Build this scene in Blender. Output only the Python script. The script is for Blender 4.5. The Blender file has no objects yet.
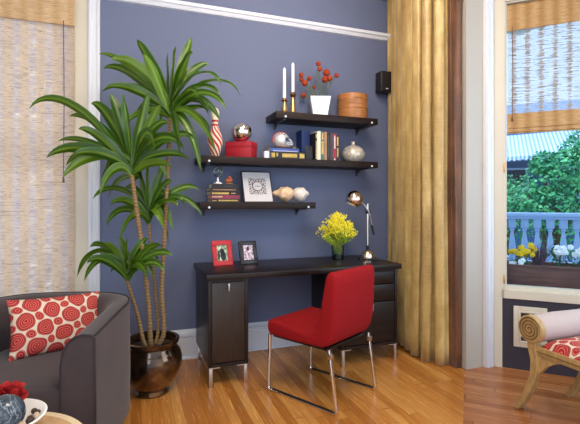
import bpy, bmesh, math, random
from mathutils import Vector, Matrix, noise
PI = math.pi
SC = bpy.context.scene
COL = SC.collection
rnd = random.Random(7)
def R(d): return math.radians(d)
def srgb(r, g, b):
    f = lambda c: (c/255/12.92) if c/255 <= .04045 else ((c/255+.055)/1.055)**2.4
    return (f(r), f(g), f(b), 1)

# ------------------------------------------------------------------ materials
MATS = {}
def newmat(name):
    m = bpy.data.materials.new(name); m.use_nodes = True
    nt = m.node_tree; nt.nodes.clear()
    out = nt.nodes.new('ShaderNodeOutputMaterial')
    return m, nt, out
class N:
    """tiny node-graph helper"""
    def __init__(s, nt): s.nt = nt
    def node(s, t, **kw):
        n = s.nt.nodes.new(t)
        for k, v in kw.items(): setattr(n, k, v)
        return n
    def link(s, a, b): s.nt.links.new(a, b)
    def val(s, sock, v):
        if hasattr(v, 'is_output') or isinstance(v, bpy.types.NodeSocket): s.link(v, sock)
        else: sock.default_value = v
    def math(s, op, a, b=0.0, c=None):
        n = s.node('ShaderNodeMath', operation=op)
        s.val(n.inputs[0], a); s.val(n.inputs[1], b)
        if c is not None: s.val(n.inputs[2], c)
        return n.outputs[0]
    def mix(s, f, a, b, blend='MIX'):
        n = s.node('ShaderNodeMix', data_type='RGBA', blend_type=blend)
        s.val(n.inputs[0], f); s.val(n.inputs[6], a); s.val(n.inputs[7], b)
        return n.outputs[2]
    def ramp(s, f, stops, interp='LINEAR'):
        n = s.node('ShaderNodeValToRGB'); cr = n.color_ramp; cr.interpolation = interp
        while len(cr.elements) < len(stops): cr.elements.new(.5)
        for e, (p, c) in zip(cr.elements, stops): e.position = p; e.color = c
        s.link(f, n.inputs[0]); return n.outputs[0]
    def coord(s, kind='Object', scale=(1,1,1), rot=(0,0,0), loc=(0,0,0)):
        t = s.node('ShaderNodeTexCoord'); m = s.node('ShaderNodeMapping')
        m.inputs['Scale'].default_value = scale; m.inputs['Rotation'].default_value = rot
        m.inputs['Location'].default_value = loc
        s.link(t.outputs[kind], m.inputs[0]); return m.outputs[0]
    def noise(s, vec, scale, detail=3, rough=.5, out=0, dist=0):
        n = s.node('ShaderNodeTexNoise'); n.inputs['Scale'].default_value = scale
        n.inputs['Detail'].default_value = detail; n.inputs['Roughness'].default_value = rough
        n.inputs['Distortion'].default_value = dist
        s.link(vec, n.inputs['Vector']); return n.outputs[out]
    def bsdf(s, color, rough=.5, metal=0, **kw):
        b = s.node('ShaderNodeBsdfPrincipled')
        s.val(b.inputs['Base Color'], color); s.val(b.inputs['Roughness'], rough); s.val(b.inputs['Metallic'], metal)
        for k, v in kw.items(): s.val(b.inputs[k.replace('_', ' ')], v)
        return b
    def bump(s, h, strength=.3, dist=.01):
        n = s.node('ShaderNodeBump'); n.inputs['Strength'].default_value = strength; n.inputs['Distance'].default_value = dist
        s.link(h, n.inputs['Height']); return n.outputs[0]

def plain(name, color, rough=.5, metal=0, var=.12, nscale=12, bump=0, bscale=60, stretch=(1,1,1), **kw):
    m, nt, out = newmat(name); g = N(nt)
    v = g.coord(scale=stretch)
    f = g.noise(v, nscale)
    lo = tuple(c*(1-var) for c in color[:3])+(1,); hi = tuple(min(1, c*(1+var)) for c in color[:3])+(1,)
    b = g.bsdf(g.ramp(f, [(.3, lo), (.7, hi)]), rough, metal, **kw)
    if bump: g.link(g.bump(g.noise(v, bscale), bump, .004), b.inputs['Normal'])
    g.link(b.outputs[0], out.inputs[0]); MATS[name] = m
    return m

plain('blue_wall', srgb(99, 109, 140), .7, var=.03, nscale=1.2, bump=.05, bscale=220)
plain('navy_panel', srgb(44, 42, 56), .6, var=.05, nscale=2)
plain('cream_paint', srgb(204, 198, 182), .45, var=.02, nscale=3)
plain('beige_paint', srgb(180, 176, 168), .5, var=.02, nscale=3)
plain('white_paint', srgb(218, 224, 236), .4, var=.02, nscale=4)
plain('room_paint', srgb(222, 214, 200), .8, var=.02, nscale=2)
plain('dark_wood', srgb(30, 21, 18), .36, var=.45, nscale=7, bump=.06, bscale=90, stretch=(1, 8, 14), Specular_IOR_Level=.35)
plain('door_wood', srgb(46, 34, 26), .42, var=.35, nscale=7, bump=.08, bscale=90, stretch=(14, 8, 1))
plain('shelf_wood', srgb(34, 23, 19), .5, var=.4, nscale=7, stretch=(1, 8, 14), Specular_IOR_Level=.25)
plain('chrome', (.80, .79, .80, 1), .09, 1, var=.02)
plain('lamp_copper', (.80, .70, .62, 1), .12, 1, var=.03)
plain('satin_metal', (.66, .64, .64, 1), .28, 1, var=.03)
plain('red_fabric', srgb(146, 20, 26), .9, var=.14, nscale=160, bump=.35, bscale=420, Specular_IOR_Level=.2)
plain('red_box', srgb(166, 24, 42), .5, var=.08, nscale=60, bump=.1, bscale=300)
plain('red_frame', srgb(190, 26, 34), .4, var=.08, nscale=30)
plain('black_frame', srgb(22, 18, 17), .35, var=.2, nscale=30)
plain('grey_suede', srgb(62, 52, 56), .85, var=.2, nscale=5, bump=.12, bscale=200, Sheen_Weight=.18)
plain('grey_piping', srgb(50, 42, 46), .8, var=.1)
plain('candle_wax', srgb(240, 238, 240), .5, var=.02)
plain('brass', srgb(206, 166, 112), .3, 1, var=.2, nscale=40)
plain('bronze_dark', srgb(140, 108, 84), .3, 1, var=.2, nscale=40)
plain('white_ceramic', srgb(250, 250, 250), .25, var=.01)
plain('orange_bloom', srgb(158, 60, 24), .9, var=.45, nscale=90, bump=.8, bscale=260)
plain('dry_stem', srgb(84, 98, 62), .7, var=.3, nscale=30)
plain('bent_wood', srgb(168, 110, 60), .38, var=.28, nscale=6, stretch=(1.5, 1.5, 16))
plain('speaker_black', srgb(20, 18, 20), .5, var=.1, nscale=60, bump=.2, bscale=500)
plain('pages', srgb(224, 212, 186), .8, var=.12, nscale=30, stretch=(1, 1, 20))
plain('ink_black', srgb(24, 22, 26), .5, var=.2)
plain('book_navy', srgb(30, 36, 66), .5, var=.15)
plain('book_blue', srgb(62, 86, 168), .5, var=.2, nscale=25)
plain('book_deep_blue', srgb(18, 46, 104), .5, var=.15)
plain('book_teal', srgb(70, 112, 104), .5, var=.25)
plain('book_tan', srgb(176, 128, 90), .5, var=.2)
plain('book_cream', srgb(236, 222, 196), .5, var=.04)
plain('book_red', srgb(160, 22, 44), .45, var=.15)
plain('book_plum', srgb(136, 44, 74), .5, var=.2)
plain('book_grey', srgb(62, 58, 64), .5, var=.2)
plain('gold_ink', srgb(206, 178, 92), .45, var=.2)
plain('white_ink', srgb(226, 226, 230), .5, var=.05)
plain('cream_ink', srgb(214, 196, 160), .5, var=.15)
plain('silver_shell', (.80, .80, .82, 1), .3, .45, var=.08, nscale=30)
plain('helmet_red', srgb(196, 30, 36), .35, var=.05)
plain('terracotta', srgb(178, 92, 48), .6, var=.25, nscale=60)
plain('clay', srgb(150, 116, 84), .7, var=.2)
plain('canvas_white', srgb(206, 204, 208), .6, var=.03)
plain('shell_cream', srgb(224, 192, 156), .5, var=.22, nscale=30, bump=.3, bscale=60)
plain('shell_white', srgb(226, 218, 212), .55, var=.1, nscale=40, bump=.4, bscale=90)
plain('soil', srgb(44, 32, 26), .95, var=.4, nscale=50, bump=.8, bscale=90)
plain('pansy_yellow', srgb(255, 200, 0), .6, var=.1)
plain('petal_white', srgb(244, 244, 250), .6, var=.04)
plain('pansy_leaf', srgb(52, 108, 62), .6, var=.4, nscale=20)
plain('purple_grass', srgb(98, 66, 84), .7, var=.35, nscale=30)
plain('planter_wood', srgb(112, 68, 58), .6, var=.35, nscale=5, stretch=(1, 1, 9))
plain('balustrade_paint', srgb(158, 190, 232), .5, var=.04)
plain('house_wall', srgb(66, 92, 150), .8, var=.15, nscale=3)
plain('house_trim', srgb(150, 180, 220), .6, var=.05)
plain('bark', srgb(88, 66, 50), .9, var=.3, nscale=20)
plain('goldenrod', srgb(255, 236, 60), .7, var=.12, nscale=40)
plain('goldenrod_stem', srgb(146, 168, 44), .6, var=.3, nscale=30)
plain('blonde_wood', srgb(176, 146, 96), .45, var=.2, nscale=8, stretch=(6, 6, 2), bump=.05, bscale=80)
plain('groove_wood', srgb(112, 88, 52), .6, var=.2, nscale=10)
plain('bolster_fabric', srgb(188, 172, 168), .85, var=.04, nscale=80, bump=.15, bscale=400)
plain('tan_top', srgb(196, 160, 116), .5, var=.15, nscale=7, stretch=(8, 1, 1))
plain('table_band', srgb(222, 202, 166), .4, var=.05)
plain('red_petal', srgb(176, 26, 24), .8, var=.25, nscale=60)
plain('cocoa', srgb(70, 52, 44), .7, var=.4, nscale=60)
plain('pebble_light', srgb(196, 172, 146), .6, var=.2, nscale=60)
plain('lamp_black', srgb(18, 17, 18), .35, var=.1)
plain('cord_tan', srgb(120, 84, 60), .8, var=.1)
plain('deck', srgb(128, 130, 140), .8, var=.15)
plain('bracket_grey', srgb(84, 82, 88), .4, .6, var=.05)
plain('rubber', srgb(14, 13, 13), .5, var=.1)
plain('vent_hole', srgb(60, 52, 58), .8, var=.1)

def glass(name, tint=(1,1,1,1), gloss=.12, rough=.02):
    m, nt, out = newmat(name); g = N(nt)
    t = g.node('ShaderNodeBsdfTransparent'); t.inputs[0].default_value = tint
    gl = g.node('ShaderNodeBsdfGlossy'); gl.inputs['Roughness'].default_value = rough
    fr = g.node('ShaderNodeFresnel'); fr.inputs[0].default_value = 1.45
    f = g.math('MULTIPLY', fr.outputs[0], gloss*8)
    mx = g.node('ShaderNodeMixShader'); g.link(g.math('MINIMUM', f, .9), mx.inputs[0])
    g.link(t.outputs[0], mx.inputs[1]); g.link(gl.outputs[0], mx.inputs[2])
    g.link(mx.outputs[0], out.inputs[0]); MATS[name] = m
glass('window_glass', (.86, .95, 1, 1), .015)
glass('clear_glass', (.93, .97, .95, 1), .14)
glass('water', (.78, .90, .80, 1), .06)

def floor_mat(name, rotz, col_a, col_b, col_c):
    m, nt, out = newmat(name); g = N(nt)
    v = g.coord('Object', rot=(0, 0, rotz))
    sp = g.node('ShaderNodeSeparateXYZ'); g.link(v, sp.inputs[0])
    W = .058
    ix = g.math('FLOOR', g.math('DIVIDE', sp.outputs[0], W))
    wn = g.node('ShaderNodeTexWhiteNoise', noise_dimensions='1D'); g.link(ix, wn.inputs['W'])
    off = g.math('MULTIPLY', wn.outputs[0], 7.3)
    yy = g.math('ADD', g.math('DIVIDE', sp.outputs[1], 2.3), off)
    iy = g.math('FLOOR', yy)
    cb = g.node('ShaderNodeCombineXYZ'); g.link(ix, cb.inputs[0]); g.link(iy, cb.inputs[1])
    w2 = g.node('ShaderNodeTexWhiteNoise', noise_dimensions='2D'); g.link(cb.outputs[0], w2.inputs['Vector'])
    base = g.ramp(w2.outputs[0], [(0, col_a), (.5, col_b), (.8, col_c), (1, col_b)])
    # grain
    c2 = g.node('ShaderNodeCombineXYZ')
    g.link(g.math('ADD', g.math('MULTIPLY', sp.outputs[0], 60), g.math('MULTIPLY', w2.outputs[0], 40)), c2.inputs[0])
    g.link(g.math('MULTIPLY', sp.outputs[1], 3.5), c2.inputs[1])
    gr = g.noise(c2.outputs[0], 1.2, 5, .6, dist=.6)
    col = g.mix(.38, base, g.ramp(gr, [(.3, (.25, .16, .1, 1)), (.65, (1, 1, 1, 1))]), 'MULTIPLY')
    fx = g.math('FRACT', g.math('DIVIDE', sp.outputs[0], W)); fy = g.math('FRACT', yy)
    gap = g.math('MAXIMUM', g.math('LESS_THAN', fx, .03), g.math('LESS_THAN', fy, .003))
    col = g.mix(g.math('MULTIPLY', gap, .55), col, (.07, .03, .012, 1))
    b = g.bsdf(col, g.math('ADD', g.math('MULTIPLY', gr, .12), .2), 0, Specular_IOR_Level=.5)
    g.link(g.bump(g.math('SUBTRACT', gr, g.math('MULTIPLY', gap, 2)), .04, .002), b.inputs['Normal'])
    g.link(b.outputs[0], out.inputs[0]); MATS[name] = m
floor_mat('oak_floor', 0, srgb(172, 108, 44), srgb(196, 130, 60), srgb(214, 156, 84))
floor_mat('oak_floor_bay', R(-45), srgb(156, 96, 52), srgb(178, 116, 68), srgb(196, 138, 88))

def shade_mat(name, gap, straw, straw_or_glow2, band, pitch, tl_w, dark, tpow=2.5, clear=.75):
    m, nt, out = newmat(name); g = N(nt)
    v = g.coord('Object')
    sp = g.node('ShaderNodeSeparateXYZ'); g.link(v, sp.inputs[0])
    def strk(sx, sz, ox, det=2):
        c = g.node('ShaderNodeCombineXYZ')
        g.link(g.math('ADD', g.math('MULTIPLY', sp.outputs[0], sx), ox), c.inputs[0])
        g.link(g.math('MULTIPLY', sp.outputs[2], sz), c.inputs[1])
        return g.noise(c.outputs[0], 1, det, .55)
    s1 = strk(12, 190, 0); s2 = strk(22, 260, 5); s3 = strk(6, 120, 9); s4 = strk(3, 170, 21)
    tie = g.math('POWER', g.math('ABSOLUTE', g.math('SINE', g.math('MULTIPLY', sp.outputs[0], 3.14159/pitch))), tpow)
    col = g.ramp(s1, [(.35, straw), (.65, straw_or_glow2)])  # plain straw on the solid parts, painted daylight tones on the open weave
    col = g.mix(g.math('MULTIPLY', tie, .75), col, band)
    col = g.mix(g.math('MULTIPLY', g.math('GREATER_THAN', s2, .60), dark), col, srgb(120, 92, 66))
    col = g.mix(g.math('MULTIPLY', g.math('GREATER_THAN', s4, .66), dark*1.2), col, srgb(96, 72, 54))
    dif = g.bsdf(col, .75)
    tl = g.node('ShaderNodeBsdfTranslucent'); g.link(col, tl.inputs[0])
    mx = g.node('ShaderNodeMixShader'); mx.inputs[0].default_value = tl_w
    g.link(dif.outputs[0], mx.inputs[1]); g.link(tl.outputs[0], mx.inputs[2])
    tr = g.node('ShaderNodeBsdfTransparent')
    q = g.math('ADD', g.math('MULTIPLY', s3, .5), g.math('MULTIPLY', s1, .5))
    q = g.math('SUBTRACT', q, g.math('MULTIPLY', tie, .10))
    mask = g.math('GREATER_THAN', q, 1-gap)
    m2 = g.node('ShaderNodeMixShader'); g.link(g.math('MULTIPLY', mask, clear), m2.inputs[0])
    g.link(mx.outputs[0], m2.inputs[1]); g.link(tr.outputs[0], m2.inputs[2])
    g.link(m2.outputs[0], out.inputs[0]); MATS[name] = m
shade_mat('bamboo_left', .42, srgb(192, 184, 196), srgb(230, 216, 198), srgb(220, 200, 176), .10, .5, .5, 2.5, .3)  # lavender streaks are daylight through the weave, put into the reed colour
shade_mat('bamboo_left_solid', .2, srgb(214, 184, 144), srgb(238, 214, 176), srgb(214, 178, 130), .10, .3, .4)
shade_mat('bamboo_right', .57, srgb(216, 222, 246), srgb(240, 243, 255), srgb(224, 204, 180), .088, .75, .6, 5)  # blue-white reed colours paint in the sky glowing through the slats
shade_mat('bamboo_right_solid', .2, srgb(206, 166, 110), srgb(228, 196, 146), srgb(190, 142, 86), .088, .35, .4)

def circles_mat(name, scale, rot):
    m, nt, out = newmat(name); g = N(nt)
    v = g.coord('UV', scale=(scale, scale, 1), rot=(0, 0, rot))
    w = g.node('ShaderNodeVectorMath', operation='ADD')
    nz = g.node('ShaderNodeVectorMath', operation='SCALE'); nz.inputs['Scale'].default_value = .30
    g.link(g.noise(v, 1.1, 1, out=1), nz.inputs[0]); g.link(v, w.inputs[0]); g.link(nz.outputs[0], w.inputs[1])
    def lattice(off):
        a = g.node('ShaderNodeVectorMath', operation='ADD'); a.inputs[1].default_value = off
        g.link(w.outputs[0], a.inputs[0])
        vo = g.node('ShaderNodeTexVoronoi', voronoi_dimensions='2D', feature='F1')
        vo.inputs['Scale'].default_value = 1; vo.inputs['Randomness'].default_value = 0
        g.link(a.outputs[0], vo.inputs['Vector']); return vo.outputs['Distance']
    d1 = lattice((0, 0, 0)); d2 = lattice((.5, .5, 0))
    in1 = g.math('LESS_THAN', d1, .435); in2 = g.math('LESS_THAN', d2, .225)
    inside = g.math('MAXIMUM', in1, in2)
    d = g.math('ADD', g.math('MULTIPLY', d1, in1), g.math('MULTIPLY', d2, g.math('SUBTRACT', 1, in1)))
    rg = g.math('FRACT', g.math('MULTIPLY', d, 9.5))
    ring = g.math('GREATER_THAN', rg, .66)
    red = g.mix(ring, srgb(164, 24, 32), srgb(206, 110, 96))
    rim = g.math('GREATER_THAN', d1, .40)
    red = g.mix(g.math('MULTIPLY', rim, in1), red, srgb(128, 18, 26))
    col = g.mix(inside, srgb(220, 202, 182), red)
    b = g.bsdf(col, .85); g.link(g.bump(g.noise(g.coord(), 350), .2, .002), b.inputs['Normal'])
    g.link(b.outputs[0], out.inputs[0]); MATS[name] = m
circles_mat('circle_print', 4.4, R(24))
circles_mat('circle_print_bench', 4.2, R(20))

def leaf_mat(name):
    m, nt, out = newmat(name); g = N(nt)
    uv = g.node('ShaderNodeTexCoord'); sp = g.node('ShaderNodeSeparateXYZ'); g.link(uv.outputs['UV'], sp.inputs[0])
    c = g.math('ABSOLUTE', g.math('SUBTRACT', sp.outputs[0], .5))           # 0 centre .5 edge
    n1 = g.noise(g.coord('UV', scale=(12, 1.0, 1)), 1.5, 2)
    wn = g.node('ShaderNodeTexWhiteNoise', noise_dimensions='1D'); g.link(g.math('FLOOR', sp.outputs[1]), wn.inputs['W'])
    c = g.math('ADD', c, g.math('MULTIPLY', g.math('SUBTRACT', n1, .5), .22))
    col = g.ramp(c, [(0, srgb(126, 150, 44)), (.08, srgb(98, 132, 36)), (.17, srgb(34, 76, 18)), (.40, srgb(32, 74, 18)), (.5, srgb(84, 128, 34))])
    col = g.mix(g.ramp(wn.outputs[0], [(.0, (0, 0, 0, 1)), (.75, (.15, .15, .15, 1)), (1, (.75, .75, .75, 1))]), col, srgb(120, 156, 40))
    big = g.noise(g.coord(), 7)
    col = g.mix(g.math('MULTIPLY', big, .45), col, srgb(34, 78, 20))
    b = g.bsdf(col, .32, 0)
    tl = g.node('ShaderNodeBsdfTranslucent'); g.link(g.mix(.5, col, srgb(150, 190, 40)), tl.inputs[0])
    mx = g.node('ShaderNodeMixShader'); mx.inputs[0].default_value = .22
    g.link(b.outputs[0], mx.inputs[1]); g.link(tl.outputs[0], mx.inputs[2])
    g.link(mx.outputs[0], out.inputs[0]); MATS[name] = m
leaf_mat('dracaena_leaf')

def cane_mat():
    m, nt, out = newmat('cane'); g = N(nt)
    sp = g.node('ShaderNodeSeparateXYZ'); v = g.coord(); g.link(v, sp.inputs[0])
    s = g.math('SINE', g.math('ADD', g.math('MULTIPLY', sp.outputs[2], 300), g.math('MULTIPLY', g.noise(v, 26), 9)))
    col = g.mix(g.math('MULTIPLY', g.math('ADD', s, 1), .5), srgb(118, 92, 60), srgb(152, 122, 82))
    col = g.mix(g.math('MULTIPLY', g.noise(v, 18), .5), col, srgb(120, 100, 62))
    b = g.bsdf(col, .8); g.link(g.bump(s, .4, .003), b.inputs['Normal'])
    g.link(b.outputs[0], out.inputs[0]); MATS['cane'] = m
cane_mat()

def pot_mat():
    m, nt, out = newmat('bronze_glaze'); g = N(nt)
    v = g.coord(); f = g.noise(v, 5, 3)
    b = g.bsdf(g.ramp(f, [(.35, srgb(30, 22, 20)), (.65, srgb(132, 98, 62))]), .12, .75)
    b.inputs['Coat Weight'].default_value = .6; b.inputs['Coat Roughness'].default_value = .05
    g.link(b.outputs[0], out.inputs[0]); MATS['bronze_glaze'] = m
pot_mat()

def pin_mat():
    m, nt, out = newmat('pin_stripes'); g = N(nt)
    sp = g.node('ShaderNodeSeparateXYZ'); v = g.coord(); g.link(v, sp.inputs[0])
    ang = g.math('ARCTAN2', sp.outputs[1], sp.outputs[0])
    sw = g.math('ADD', g.math('DIVIDE', ang, 2*PI), g.math('MULTIPLY', sp.outputs[2], 2.3))
    st = g.math('GREATER_THAN', g.math('FRACT', g.math('MULTIPLY', sw, 8)), .5)
    z = sp.outputs[2]
    body = g.math('MULTIPLY', st, g.math('LESS_THAN', z, .232))
    r1 = g.math('MULTIPLY', g.math('GREATER_THAN', z, .236), g.math('LESS_THAN', z, .252))
    r2 = g.math('MULTIPLY', g.math('GREATER_THAN', z, .268), g.math('LESS_THAN', z, .284))
    f = g.math('MAXIMUM', body, g.math('MAXIMUM', r1, r2))
    b = g.bsdf(g.mix(f, srgb(236, 228, 208), srgb(196, 34, 30)), .3)
    g.link(b.outputs[0], out.inputs[0]); MATS['pin_stripes'] = m
pin_mat()

def marble_mat():
    m, nt, out = newmat('grey_marble'); g = N(nt)
    v = g.coord(); f = g.noise(v, 24, 6, .65, dist=2.2)
    vein = g.math('ABSOLUTE', g.math('SUBTRACT', g.noise(v, 12, 5, .6, dist=1.5), .5))
    c = g.ramp(f, [(.3, srgb(26, 34, 44)), (.7, srgb(92, 106, 120))])
    c = g.mix(g.math('MULTIPLY', g.math('LESS_THAN', vein, .012), .5), c, srgb(190, 200, 206))
    b = g.bsdf(c, .12); g.link(b.outputs[0], out.inputs[0]); MATS['grey_marble'] = m
marble_mat()

def silk(name, a, b_, c_):
    m, nt, out = newmat(name); g = N(nt)
    v = g.coord(scale=(1, 1, .35)); f = g.noise(v, 9, 4, .6)
    col = g.ramp(f, [(.3, a), (.55, b_), (.75, c_)])
    v2 = g.coord(scale=(6, 6, 220)); s = g.noise(v2, 1, 2)
    col = g.mix(g.math('MULTIPLY', g.math('GREATER_THAN', s, .6), .18), col, c_)
    b = g.bsdf(col, .38, 0, Sheen_Weight=.25); b.inputs['Specular IOR Level'].default_value = .6
    g.link(g.bump(g.noise(g.coord(scale=(1, 1, .4)), 9, 2), .22, .012), b.inputs['Normal'])
    g.link(b.outputs[0], out.inputs[0]); MATS[name] = m
silk('gold_silk', srgb(150, 120, 64), srgb(184, 155, 92), srgb(218, 196, 136))
silk('brown_silk', srgb(66, 36, 16), srgb(98, 58, 30), srgb(130, 84, 48))

def mercury():
    m, nt, out = newmat('mercury_glass'); g = N(nt)
    f = g.noise(g.coord(), 55, 4, .7)
    b = g.bsdf(g.ramp(f, [(.35, srgb(172, 166, 152)), (.65, srgb(236, 230, 218))]), .3, .3)
    g.link(g.bump(f, .3, .003), b.inputs['Normal']); g.link(b.outputs[0], out.inputs[0]); MATS['mercury_glass'] = m
mercury()

def maze_mat():
    m, nt, out = newmat('maze_print'); g = N(nt)
    v = g.coord('UV'); vo = g.node('ShaderNodeTexVoronoi', voronoi_dimensions='2D', distance='CHEBYCHEV')
    vo.inputs['Scale'].default_value = 13; g.link(v, vo.inputs['Vector'])
    f = g.math('GREATER_THAN', vo.outputs['Distance'], .36)
    n = g.math('GREATER_THAN', g.noise(v, 22, 2), .58)
    k = g.math('MAXIMUM', f, n)
    b = g.bsdf(g.mix(k, srgb(44, 24, 24), srgb(204, 196, 198)), .6); g.link(b.outputs[0], out.inputs[0]); MATS['maze_print'] = m
maze_mat()

def snap_mat(name, stops, sc, seed):
    m, nt, out = newmat(name); g = N(nt)
    f = g.noise(g.coord('UV', loc=(seed, seed, 0)), sc, 3, .6)
    b = g.bsdf(g.ramp(f, stops), .3); g.link(b.outputs[0], out.inputs[0]); MATS[name] = m
snap_mat('snapshot_green', [(.35, srgb(40, 60, 36)), (.5, srgb(120, 150, 96)), (.62, srgb(214, 220, 196))], 4.5, 1.3)
snap_mat('snapshot_pink', [(.36, srgb(60, 40, 52)), (.5, srgb(196, 160, 180)), (.62, srgb(240, 228, 234))], 5, 4.1)

def awning_mat():
    m, nt, out = newmat('awning_stripes'); g = N(nt)
    sp = g.node('ShaderNodeSeparateXYZ'); g.link(g.coord(), sp.inputs[0])
    f = g.math('GREATER_THAN', g.math('FRACT', g.math('MULTIPLY', sp.outputs[0], 10)), .5)
    b = g.bsdf(g.mix(f, srgb(206, 218, 240), srgb(142, 170, 212)), .8)
    g.link(b.outputs[0], out.inputs[0]); MATS['awning_stripes'] = m
awning_mat()

def tree_mat():
    m, nt, out = newmat('tree_leaf'); g = N(nt)
    f = g.noise(g.coord(), 6, 4)
    col = g.ramp(f, [(.3, srgb(18, 84, 70)), (.5, srgb(48, 150, 96)), (.7, srgb(120, 206, 130))])
    b = g.bsdf(col, .6); g.link(b.outputs[0], out.inputs[0]); MATS['tree_leaf'] = m
tree_mat()

# ------------------------------------------------------------------ mesh helpers
def NB():
    bm = bmesh.new(); bm.loops.layers.uv.new('UVMap'); return bm
def box(bm, x0, x1, y0, y1, z0, z1, bev=0, seg=2, M=None):
    t = bmesh.new(); bmesh.ops.create_cube(t, size=1)
    for v in t.verts: v.co = Vector(((x0+x1)/2+v.co.x*(x1-x0), (y0+y1)/2+v.co.y*(y1-y0), (z0+z1)/2+v.co.z*(z1-z0)))
    if bev: bmesh.ops.bevel(t, geom=t.edges[:], offset=bev, segments=seg, affect='EDGES', profile=.5)
    merge(bm, t, M)
def merge(bm, t, M=None):
    if M is not None: bmesh.ops.transform(t, matrix=M, verts=t.verts)
    me = bpy.data.meshes.new('tmp'); t.to_mesh(me); t.free(); bm.from_mesh(me); bpy.data.meshes.remove(me)
def lathe(bm, prof, seg=32, M=None, ang=None, caps=True):
    t = NB(); rings = []
    for r, z in prof:
        if r < 1e-6: rings.append([t.verts.new((0, 0, z))])
        else: rings.append([t.verts.new((r*math.cos(2*PI*k/seg), r*math.sin(2*PI*k/seg), z)) for k in range(seg)])
    for a, b in zip(rings, rings[1:]):
        for k in range(seg):
            k2 = (k+1) % seg
            if len(a) == 1 and len(b) == 1: continue
            if len(a) == 1: t.faces.new((a[0], b[k2], b[k]))
            elif len(b) == 1: t.faces.new((a[k], a[k2], b[0]))
            else: t.faces.new((a[k], a[k2], b[k2], b[k]))
    if caps:
        if len(rings[0]) > 1: t.faces.new(rings[0][::-1])
        if len(rings[-1]) > 1: t.faces.new(rings[-1])
    merge(bm, t, M)
def tube(bm, pts, rad, seg=10, M=None, flat=None):
    """swept tube; rad number or list; flat=(a,b) gives a rectangular section"""
    t = NB(); pts = [Vector(p) for p in pts]; n = len(pts)
    rad = rad if isinstance(rad, (list, tuple)) else [rad]*n
    prev = None; rings = []
    for i, p in enumerate(pts):
        d = (pts[min(i+1, n-1)]-pts[max(i-1, 0)]).normalized()
        if prev is None:
            ref = Vector((0, 0, 1)) if abs(d.z) < .9 else Vector((0, 1, 0))
            u = d.cross(ref).normalized()
        else:
            u = (prev - d*prev.dot(d)).normalized()
        prev = u; w = d.cross(u)
        rings.append([t.verts.new(p+(u*math.cos(2*PI*k/seg)+w*math.sin(2*PI*k/seg))*rad[i]) for k in range(seg)])
    for a, b in zip(rings, rings[1:]):
        for k in range(seg):
            k2 = (k+1) % seg; t.faces.new((a[k], a[k2], b[k2], b[k]))
    t.faces.new(rings[0][::-1]); t.faces.new(rings[-1])
    bmesh.ops.recalc_face_normals(t, faces=t.faces)
    merge(bm, t, M)
def sphere(bm, c, r, seg=20, rings=12, sc=(1, 1, 1), M=None):
    t = NB(); bmesh.ops.create_uvsphere(t, u_segments=seg, v_segments=rings, radius=r)
    for v in t.verts: v.co = Vector((v.co.x*sc[0]+c[0], v.co.y*sc[1]+c[1], v.co.z*sc[2]+c[2]))
    merge(bm, t, M)
def prism(bm, poly, axis, a0, a1, bev=0, seg=2, M=None):
    """extrude a 2-D outline along an axis: axis 'x' takes (y,z), 'y' takes (x,z), 'z' takes (x,y)"""
    t = NB()
    def mk(p, a): return {'x': (a, p[0], p[1]), 'y': (p[0], a, p[1]), 'z': (p[0], p[1], a)}[axis]
    A = [t.verts.new(mk(p, a0)) for p in poly]; B = [t.verts.new(mk(p, a1)) for p in poly]
    n = len(poly); t.faces.new(A); t.faces.new(B[::-1])
    for i in range(n): t.faces.new((A[i], B[i], B[(i+1) % n], A[(i+1) % n]))
    bmesh.ops.recalc_face_normals(t, faces=t.faces)
    if bev:
        cap = [e for e in t.edges if len(e.link_faces) == 2 and any(len(f.verts) == n for f in e.link_faces)]
        bmesh.ops.bevel(t, geom=cap, offset=bev, segments=seg, affect='EDGES', profile=.5)
    merge(bm, t, M)
def bez(p0, p1, p2, n):
    p0, p1, p2 = Vector(p0), Vector(p1), Vector(p2)
    return [p0*(1-s)**2+p1*2*s*(1-s)+p2*s*s for s in [i/(n-1) for i in range(n)]]
def catmull(pts, n):
    P = [Vector(p) for p in pts]; P = [P[0]*2-P[1]]+P+[P[-1]*2-P[-2]]; out = []
    for i in range(1, len(P)-2):
        for k in range(n):
            s = k/n; a, b, c, d = P[i-1:i+3]
            out.append(.5*((2*b)+(c-a)*s+(2*a-5*b+4*c-d)*s*s+(3*b-a-3*c+d)*s**3))
    out.append(P[-2]); return out
def T(x=0, y=0, z=0, rx=0, ry=0, rz=0, s=1):
    return Matrix.Translation((x, y, z)) @ Matrix.Rotation(R(rz), 4, 'Z') @ Matrix.Rotation(R(ry), 4, 'Y') @ Matrix.Rotation(R(rx), 4, 'X') @ Matrix.Scale(s, 4)

# ------------------------------------------------------------------ object helpers
def obj(name, bm, mat, parent=None, smooth=True, loc=(0, 0, 0), rot=(0, 0, 0), sub=0, angle=40):
    me = bpy.data.meshes.new(name)
    bm.normal_update()
    bm.to_mesh(me); bm.free()
    for m in (mat if isinstance(mat, (list, tuple)) else [mat]): me.materials.append(MATS[m])
    if smooth:
        for p in me.polygons: p.use_smooth = True
        try: me.set_sharp_from_angle(angle=R(angle))
        except Exception: pass
    o = bpy.data.objects.new(name, me); COL.objects.link(o)
    o.location = loc; o.rotation_euler = rot
    if parent: o.parent = parent
    if sub:
        md = o.modifiers.new('sub', 'SUBSURF'); md.levels = sub; md.render_levels = sub
    return o
def thing(name, label, cat, loc=(0, 0, 0), rotz=0, group=None):
    o = bpy.data.objects.new(name, None); COL.objects.link(o); o.empty_display_size = .05
    o.location = loc; o.rotation_euler = (0, 0, R(rotz)); o['label'] = label; o['category'] = cat
    if group: o['group'] = group
    return o
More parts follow.
